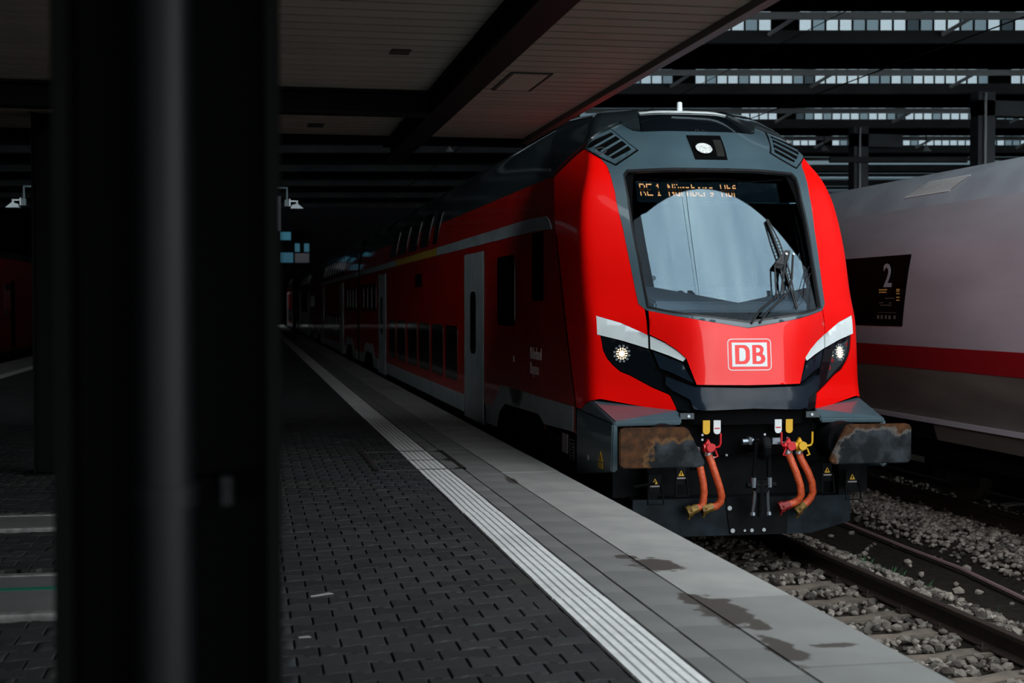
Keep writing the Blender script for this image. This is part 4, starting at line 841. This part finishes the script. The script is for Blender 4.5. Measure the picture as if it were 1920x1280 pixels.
b = MB().tube([(XT - .13, 12.62, 1.095), (XT - .02, 12.62, 1.10)], .032, 12).tube([(XT + .01, 12.6, 1.12), (XT + .03, 12.6, 1.05), (XT + .06, 12.6, 1.04), (XT + .08, 12.6, 1.10)], .018, 8).box(XT - .075, XT - .045, 12.58, 12.66, 1.07, 1.14).box(XT + .20, XT + .29, 12.7, 12.75, 1.06, 1.12).build('jumper_socket', M_chrome, car, smooth=True)
b = MB()
for x, z in ((.18, 1.14), (.18, 1.02), (-.44, 1.145), (-.44, 1.10), (.33, 1.10), (.41, 1.10), (-.20, .95), (-.33, .93)): b.disc((XT + x, 12.86, z), (0, -1, 0), .012, .01, 8)
tag(b.build('headstock_bolts', M_steel, car), kind='stuff')
MB().box(XT + .26, XT + .50, 12.66, 12.70, 1.075, 1.085).build('pipe_bracket', M_chrome, car)
# plough
pl = MB().prism([(XT + x, z) for x, z in [(-1.15, .56), (-1.15, .34), (-.70, .205), (.60, .205), (1.0, .31), (1.0, .56)]], 'y', 12.74, 12.775).build('snow_plough', M_plow, car)
MB().prism([(XT + x, z) for x, z in [(-.245, .56), (-.245, .47), (-.205, .215), (.36, .215), (.36, .56)]], 'y', 12.725, 12.74).build('plough_plate', M_dark, pl)
for x, z, r in ((-.215, .465, .022), (-.185, .252, .022), (.10, .47, .018), (-.065, .25, .012), (.005, .25, .018), (.125, .252, .018), (.44, .50, .01)): MB().disc((XT + x, 12.725, z), (0, -1, 0), r, .012, 12).build('plough_bolt', M_steel, pl)
MB().box(XT - 1.15, XT + 1.0, 12.775, 13.3, .50, .56).box(XT - 1.0, XT - .9, 12.78, 13.2, .5, .9).box(XT + .9, XT + 1.0, 12.78, 13.2, .5, .9).build('plough_carrier', M_dark, pl)
b = MB().tube([(XT - 1.17, 12.62, .70), (XT - .98, 12.60, .73)], .014, 6).box(XT - .60, XT - .47, 12.70, 12.74, .83, .86).box(XT + .47, XT + .6, 12.7, 12.74, .80, .83).build('grab_rails', M_dark, car)

# ------------------------------------------------------------------ coach bodies
def SIDE(s):
    def f(y, z):
        p = Vector((XT + s * wbody(z), y, z)); e = .01; dz = (wbody(z + e) - wbody(z - e)) / (2 * e) if z > 2.7 else 0.
        return p, Vector((s, 0, -dz)).normalized()
    return f
def side_panel(name, P, m, root, off=.006, thick=.01, s=-1, **k): return panel(name, [P], m, root, SIDE(s), off=off, thick=thick, step=k.get('step', 5.), edge=k.get('edge', .6))
ZR = [.98, 1.1, 1.25, 1.6, 2.2, 2.7, 3.0, 3.2, 3.4, 3.55, 3.70, 3.80]; ZT = [3.80, 3.9, 4.0, 4.1, 4.2, 4.3, 4.36, 4.42, 4.47, 4.52, 4.555, 4.59, 4.615, 4.64, 4.66]
zbi = lambda z: yjf(np.interp(z, [zbf(v) for v in vv], vv)) if z >= 1.25 else 13.99
def body(root, y1, ystart=None):
    for s in (-1, 1):
        V = []
        for z in ZR: ys_ = zbi(z) if ystart is None else ystart; V += [(XT + s * wbody(z), ys_, z), (XT + s * wbody(z), y1, z)]
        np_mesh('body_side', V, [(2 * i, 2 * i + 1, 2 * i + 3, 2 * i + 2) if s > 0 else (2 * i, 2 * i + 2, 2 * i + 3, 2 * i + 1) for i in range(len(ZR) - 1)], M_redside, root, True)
    V = []
    prof_ = [(-wbody(z), z) for z in ZT] + [(wbody(z), z) for z in reversed(ZT[:-1])]
    for x, z in prof_: ys_ = zbi(z) if ystart is None else ystart; V += [(XT + x, ys_, z), (XT + x, y1, z)]
    np_mesh('roof', V, [(2 * i, 2 * i + 2, 2 * i + 3, 2 * i + 1) for i in range(len(prof_) - 1)], M_roof, root, True)
    e = y1; MB().prism([(XT - 1.36, 1.0), (XT + 1.36, 1.0), (XT + 1.36, 3.3), (XT + 1.2, 4.05), (XT + .8, 4.5), (XT - .8, 4.5), (XT - 1.2, 4.05), (XT - 1.36, 3.3)], 'y', e - .05, e).build('end_wall', M_dark, root)
    if ystart is not None: MB().prism([(XT - 1.36, 1.0), (XT + 1.36, 1.0), (XT + 1.36, 3.3), (XT + 1.2, 4.05), (XT + .8, 4.5), (XT - .8, 4.5), (XT - 1.2, 4.05), (XT - 1.36, 3.3)], 'y', ystart, ystart + .05).build('end_wall', M_dark, root)
    MB().box(XT - .7, XT + .7, y1, y1 + .6, 1.2, 3.3).build('gangway', M_rubber, root)
    MB().box(XT - 1.25, XT + 1.25, (13.6 if ystart is None else ystart + .3), y1 - .3, .55, 1.0).build('underframe', M_dark, root)
def bogie(root, yc):
    bg = MB().box(XT - 1.12, XT - .98, yc - 1.7, yc + 1.7, .42, .62).box(XT + .98, XT + 1.12, yc - 1.7, yc + 1.7, .42, .62).box(XT - 1.1, XT + 1.1, yc - .25, yc + .25, .45, .8)
    for q in (-1.25, 1.25):
        for s in (-1, 1): bg.box(XT + s * 1.0, XT + s * 1.16, yc + q - .2, yc + q + .2, .30, .58)
    bg = bg.build('bogie', M_dark, root)
    for q in (-1.25, 1.25):
        for s in (-1, 1): MB().tube([(XT + s * .70, yc + q, .447), (XT + s * .72, yc + q, .447), (XT + s * .725, yc + q, .447), (XT + s * .84, yc + q, .447)], [.444, .444, .435, .43], 20).build('wheel', M_rail, bg, smooth=True)
        for s in (-1, 1): MB().tube([(XT + s * 1.05, yc + q * .45, .60), (XT + s * 1.05, yc + q * .45, .95)], .11, 12).build('spring', M_dark, bg, smooth=True)
def skirt(root, y0, y1, name='grey_skirt'): side_panel(name, [(y0, .74), (y1, .74), (y1, 1.0), (y0, 1.0)], M_dullgrey, root)
def skirt_arch(root, yc, a=1.0):
    P = [(yc - 2.35 - .7 * (a < 1), 1.08 if a < 1 else .74), (yc - 1.62, 1.04), (yc - 1.3, 1.13), (yc + .85, 1.10), (yc + 1.25, .97), (yc + 1.45, .75), (yc + 2.3, .74), (yc + 2.3, 1.0), (yc + 1.75, 1.01), (yc + 1.15, 1.33), (yc - 2.35 - .7 * (a < 1), 1.335)]
    if a >= 1: P = [(yc - 2.3, .74), (yc - 1.45, .75), (yc - 1.25, .97), (yc - .85, 1.10), (yc + .85, 1.10), (yc + 1.25, .97), (yc + 1.45, .75), (yc + 2.3, .74), (yc + 2.3, 1.0), (yc + 1.75, 1.01), (yc + 1.15, 1.33), (yc - 1.15, 1.33), (yc - 1.75, 1.01), (yc - 2.3, 1.0)]
    side_panel('grey_skirt_arch', P, M_dullgrey, root)
    side_panel('wheel_arch', [(yc - 1.62, .72), (yc + 1.45, .72), (yc + 1.25, .99), (yc + .85, 1.12), (yc - 1.3, 1.12), (yc - 1.62, 1.04)], M_slot, root, off=.003)
def door(root, y0, y1):
    d = side_panel('door', [(y0, .69), (y1, .69), (y1, 3.13), (y0, 3.13)], M_dullgrey, root, off=.012, thick=.03, step=.3, edge=.3)
    side_panel('door_window', [(a, b_) for a, b_ in rrect((y0 + y1) / 2 - .24, (y0 + y1) / 2 + .30, 1.66, 2.57, .14)], M_win, d, off=.014, thick=.006)
    for y in (y0 - .03, y1 + .01): side_panel('door_seal', [(y, .69), (y + .03, .69), (y + .03, 3.16), (y, 3.16)], M_slot, d, off=.004)
    side_panel('door_step', [(y0 - .05, .60), (y1 + .05, .60), (y1 + .05, .68), (y0 - .05, .68)], M_slot, d, off=.05, thick=.05)
def lower_windows(root, spans, z0=1.17, z1=2.04):
    for a, b_ in spans: side_panel('lower_window', rrect(a, b_, z0, z1, .10), M_win, root, off=.003, thick=.003)
def upper_windows(root, spans):
    for a, b_ in spans: side_panel('upper_window', rrect(a, b_, 3.45, 4.10, .10), M_win, root, off=.006, thick=.003, step=.12, edge=.1)
def band(root, y0, y1, m, tip=False, name='grey_band'):
    P = [(y0, 3.235), (y1, 3.235), (y1, 3.375), (y0, 3.375)]
    if tip: P = [(y0, 3.20), (y0 + .9, 3.225), (y1, 3.235), (y1, 3.375), (y0 + 1.2, 3.385), (y0 + .35, 3.36), (y0 + .15, 3.31)]
    side_panel(name, P, m, root, off=.008)
# driving trailer side
Y1 = 42.1
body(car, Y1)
for s in (-1,):
    skirt_arch(car, 17.2, .9)
    skirt(car, 21.62, 33.75); door(car, 19.72, 21.46); door(car, 34.0, 35.85); skirt(car, 36.0, 36.5); skirt_arch(car, 38.8); skirt(car, 41.1, Y1)
    side_panel('seam_shadow', [(14.00, 1.10), (14.03, 1.10), (14.03, 1.30), (14.55, 2.2), (14.98, 3.12), (14.95, 3.12), (14.52, 2.2), (14.0, 1.3)], M_slot, car, off=.004, thick=.008)
    lower_windows(car, [(22.27, 23.61), (23.93, 25.4), (25.76, 27.35), (27.68, 29.25), (29.75, 31.33), (31.74, 33.17)])
    upper_windows(car, [(24.82, 25.45), (26.1, 27.37), (27.85, 29.3), (29.74, 31.3), (31.77, 33.2)])
    side_panel('cab_side_window', rrect(17.38, 18.62, 2.11, 3.0, .08), M_win, car, off=.003, thick=.003); side_panel('narrow_cab_window', rrect(15.64, 16.26, 2.42, 3.2, .05), M_slot, car)
    lower_windows(car, [(36.6, 37.6), (37.9, 38.9), (39.2, 40.2), (40.5, 41.5)], 2.2, 2.95)
    band(car, 15.2, 24.72, M_dullgrey, True); band(car, 24.74, 31.6, M_yell, name='yellow_class_band'); band(car, 31.62, Y1, M_dullgrey)
    side_panel('small_wall_hatch', rrect(26.9, 27.95, 2.72, 2.97, .04), M_slot, car)
    side_panel('marking_plate', [(14.37, .83), (14.62, .83), (14.62, 1.03), (14.37, 1.03)], M_wash, car, off=.014, thick=.01)
    side_panel('data_panel', [(14.03, .78), (14.28, .78), (14.28, 1.01), (14.03, 1.01)], M_black, car, off=.012, thick=.01)
    b = MB()
    for z in (.99, .80): b.box(XT - 1.404, XT - 1.402, 14.05, 14.26, z, z + .006)
    for y in (14.05, 14.255): b.box(XT - 1.404, XT - 1.402, y, y + .006, .80, .996)
    for k in range(5): b.box(XT - 1.404, XT - 1.402, 14.08, 14.22 - .03 * (k % 2), .83 + .03 * k, .838 + .03 * k)
    b.build('data_grid', M_wash, car)
    side_panel('underframe_cover', [(13.99, .58), (15.5, .58), (15.5, 1.07), (13.99, 1.07)], M_dark, car, off=.0)
    for word, z in (('Bahnland', 1.745), ('Bayern', 1.57)): text_mesh('side_lettering', word, .20, mat('dim_lettering', (.60, .52, .50), .6), car, (XT - 1.392, 16.40, z), (0, -1, 0), (0, 0, 1), sx=.90)
    b = MB().box(XT - 1.40, XT - 1.39, 17.42, 17.46, 1.66, 1.74); b.build('key_switch', M_wash, car)
bogie(car, 17.1); bogie(car, 38.8)
# following coaches, copied with their parts
LB = ['first red double-deck coach coupled behind the driving trailer', 'second red double-deck coach behind the driving trailer', 'third red double-deck coach, small beside the far platform']
c0 = empty('double_deck_coach', (XT, 42.8, 0), LB[0], 'train', 'red coaches behind the driving trailer')
ya = 42.8; yb = ya + 26.4
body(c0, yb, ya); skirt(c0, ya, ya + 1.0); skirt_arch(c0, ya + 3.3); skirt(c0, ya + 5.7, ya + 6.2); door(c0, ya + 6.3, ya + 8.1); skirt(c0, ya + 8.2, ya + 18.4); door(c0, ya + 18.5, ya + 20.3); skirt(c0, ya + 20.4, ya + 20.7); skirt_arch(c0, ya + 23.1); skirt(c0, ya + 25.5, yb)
lower_windows(c0, [(ya + .6 + 1.2 * k, ya + 1.5 + 1.2 * k) for k in range(4)], 2.2, 2.95); lower_windows(c0, [(ya + 8.8 + 1.6 * k, ya + 10.1 + 1.6 * k) for k in range(6)])
upper_windows(c0, [(ya + 6.5 + 1.6 * k, ya + 7.8 + 1.6 * k) for k in range(9)]); band(c0, ya, yb, M_dullgrey); bogie(c0, ya + 3.3); bogie(c0, ya + 23.1)
index_kids()
for k in (1, 2): o = copy_tree(c0, (0, 27.0 * k, 0)); o['label'] = LB[k]

# ------------------------------------------------------------------ white express train on the next track
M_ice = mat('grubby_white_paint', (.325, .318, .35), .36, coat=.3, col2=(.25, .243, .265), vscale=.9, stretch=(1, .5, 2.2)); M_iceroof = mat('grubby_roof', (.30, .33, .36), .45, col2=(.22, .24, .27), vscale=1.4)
XI = 9.3
ice = empty('express_train', (XI, 20, 0), 'white high-speed train with a dark red stripe on the next track', 'train')
IS = [(1.05, 1.40), (1.3, 1.452), (1.62, 1.50), (1.95, 1.525), (2.3, 1.52), (2.8, 1.49), (3.1, 1.45), (3.35, 1.385), (3.55, 1.30), (3.72, 1.20), (3.86, 1.07), (3.96, .92), (4.03, .74), (4.075, .5), (4.10, .2), (4.105, 0)]
wi = hermite([a for a, _ in IS], [b_ for _, b_ in IS])
IY0, IY1 = 8.5, 62
def iface(zs, m, nm):
    for s in (-1, 1):
        V = []
        for z in zs: V += [(XI + s * wi(z), IY0, z), (XI + s * wi(z), IY1, z)]
        np_mesh(nm, V, [(2 * i, 2 * i + 1, 2 * i + 3, 2 * i + 2) if s > 0 else (2 * i, 2 * i + 2, 2 * i + 3, 2 * i + 1) for i in range(len(zs) - 1)], m, ice, True)
M_lowshade = mat('shaded_lower_paint', (.10, .092, .082), .6, col2=(.07, .064, .056), vscale=2.5, stretch=(1, .4, 2))  # darker paint puts the shade below the stripe into the colour
iface([1.05, 1.15, 1.3, 1.45, 1.63], M_lowshade, 'lower_body_side'); iface([1.63, 1.75, 2.0, 2.3, 2.6, 2.8, 3.0, 3.1, 3.25, 3.35, 3.45, 3.55], M_ice, 'body_side'); iface([3.55, 3.64, 3.72, 3.8, 3.86, 3.92, 3.96, 4.0, 4.03, 4.055, 4.075, 4.09, 4.10, 4.105], M_iceroof, 'roof')
MB().prism([(XI + s_ * w_, z) for s_, q_ in ((-1, IS), (1, IS[::-1])) for z, w_ in q_], 'y', IY0, IY0 + .02).build('end_wall', M_dark, ice)
def ISURF(y, z):
    e = .01; dz = (wi(z + e) - wi(z - e)) / (2 * e); return Vector((XI - wi(z), y, z)), Vector((-1, 0, -dz)).normalized()
def ip(name, P, m, par, off=.004, thick=.006, step=.2, edge=.3): return panel(name, [P], m, par, ISURF, off=off, thick=thick, step=step, edge=edge)
ip('red_stripe', [(IY0, 1.625), (IY1, 1.625), (IY1, 1.885), (IY0, 1.885)], mat('dark_red_stripe', (.20, .006, .010), .35, coat=.5), ice, step=9, edge=9)
M_iwin = mat('black_train_glass', (.0015, .0015, .002), .25, spec=.05)
wn2 = ip('door_window', [(16.0, 2.115), (19.0, 2.115), (19.0, 2.98), (15.88, 2.98)], M_iwin, ice, off=.006)
ip('window_ribbon', [(19.4, 2.115), (IY1 - 1, 2.115), (IY1 - 1, 2.98), (19.4, 2.98)], M_iwin, ice, off=.006, step=.28, edge=.4)
text_mesh('coach_number', '2', .40, mat('grey_number', (.30, .31, .33), .6), wn2, (XI - 1.518, 16.54, 2.60), (0, -1, 0), (0, .02, 1), sx=.62 * 1.9, bold=.006)
b = MB(); c = MB()
for z, y0, y1 in ((2.555, 16.40, 16.62), (2.525, 16.42, 16.62)): b.box(XI - 1.538, XI - 1.534, y0, y1, z, z + .012)
for z in (2.555, 2.535, 2.505, 2.46, 2.425): b.box(XI - 1.538, XI - 1.534, 16.06, 16.14, z, z + .012)
for z, y0, y1 in ((2.45, 16.2, 16.45), (2.395, 16.5, 16.62), (2.395, 16.28, 16.34), (2.365, 16.28, 16.58)): c.box(XI - 1.538, XI - 1.534, y0, y1, z, z + .010)
for y in (16.16, 16.30, 16.40, 16.52, 16.62): c.box(XI - 1.538, XI - 1.534, y, y + .05, 2.20, 2.245)
c.box(XI - 1.538, XI - 1.534, 16.15, 16.65, 2.275, 2.28)
b.build('amber_readout', mat('amber_readout', (.02, .01, 0), .5, emit=(1., .45, .12), estr=.16), wn2); c.build('dim_readout', mat('dim_readout', (.10, .085, .07), .6), wn2)
lv = ip('roof_louvre', [(16.6, 3.70), (15.45, 3.70), (15.25, 3.875), (16.25, 3.875)], mat('pale_louvre', (.55, .56, .55), .5), ice, off=.010, thick=.012, step=.08, edge=.08)
for k in range(14): y = 15.42 + .082 * k; ip('louvre_slot', [(y, 3.715), (y + .02, 3.715), (y - .17, 3.86), (y - .19, 3.86)], mat('louvre_shade', (.16, .16, .16), .6), lv, off=.012, thick=.003, step=.1, edge=.1)
MB().box(XI - 1.48, XI - 1.38, IY0, IY1, 1.0, 1.05).build('sill_ledge', M_ice, ice)
for k in range(9): y = IY0 + .4 + 2.15 * k; MB().hexa([(XI - 1.40, y, .80), (XI - 1.34, y, .80), (XI - 1.34, y + 2.13, .80), (XI - 1.40, y + 2.13, .80), (XI - 1.46, y, 1.0), (XI - 1.40, y, 1.0), (XI - 1.40, y + 2.13, 1.0), (XI - 1.46, y + 2.13, 1.0)]).build('skirt_panel', M_lowshade if k < 3 else M_dark, ice, bevel=.006)
MB().box(XI - 1.3, XI + 1.3, IY0, IY1, .55, 1.05).build('underframe', M_black, ice)
_x = XT; XT = XI; bogie(ice, 14.5); bogie(ice, 34); XT = _x

# ------------------------------------------------------------------ red locomotive beyond the left platform edge
XL = -8.45
lo = empty('red_locomotive', (XL, 43, 0), 'dark red locomotive standing beside the left platform, far off', 'locomotive')
MB().prism([(42.9, .95), (42.55, 1.5), (42.5, 2.35), (43.2, 3.45), (44.4, 3.78), (62, 3.78), (62, .95)], 'x', XL - 1.45, XL + 1.45).build('loco_body', mat('grimy_loco_red', (.16, .004, .003), .5), lo, bevel=.12)
MB().prism([(44.2, 3.76), (44.6, 4.0), (61.5, 4.0), (61.8, 3.76)], 'x', XL - 1.2, XL + 1.2).build('loco_roof', M_dgrey, lo)
for s in (-1, 1):
    MB().hexa([(XL + s * .12, 42.56, 2.42), (XL + s * 1.2, 42.56, 2.42), (XL + s * 1.12, 43.12, 3.30), (XL + s * .12, 43.12, 3.30), (XL + s * .12, 42.50, 2.45), (XL + s * 1.2, 42.50, 2.45), (XL + s * 1.12, 43.06, 3.33), (XL + s * .12, 43.06, 3.33)]).build('cab_windscreen', M_win, lo)
    MB().disc((XL + s * .95, 42.55, 1.75), (0, -1, 0), .12, .05, 14).build('loco_headlight', M_chrome, lo); MB().tube([(XL + s * .875, 42.9, 1.05), (XL + s * .875, 42.3, 1.05)], .16, 12).disc((XL + s * .875, 42.3, 1.05), (0, -1, 0), .24, .04, 16).build('buffer', M_dark, lo)
MB().box(XL + 1.445, XL + 1.46, 44.0, 44.9, 2.1, 3.0).build('cab_side_window', M_win, lo); MB().box(XL + 1.445, XL + 1.46, 45.1, 45.8, 1.1, 3.1).build('cab_door', M_slot, lo)
MB().box(XL - 1.4, XL + 1.4, 42.8, 62, .45, .95).build('loco_underframe', M_dark, lo)
_x = XT; XT = XL; bogie(lo, 46.5); bogie(lo, 58); XT = _x
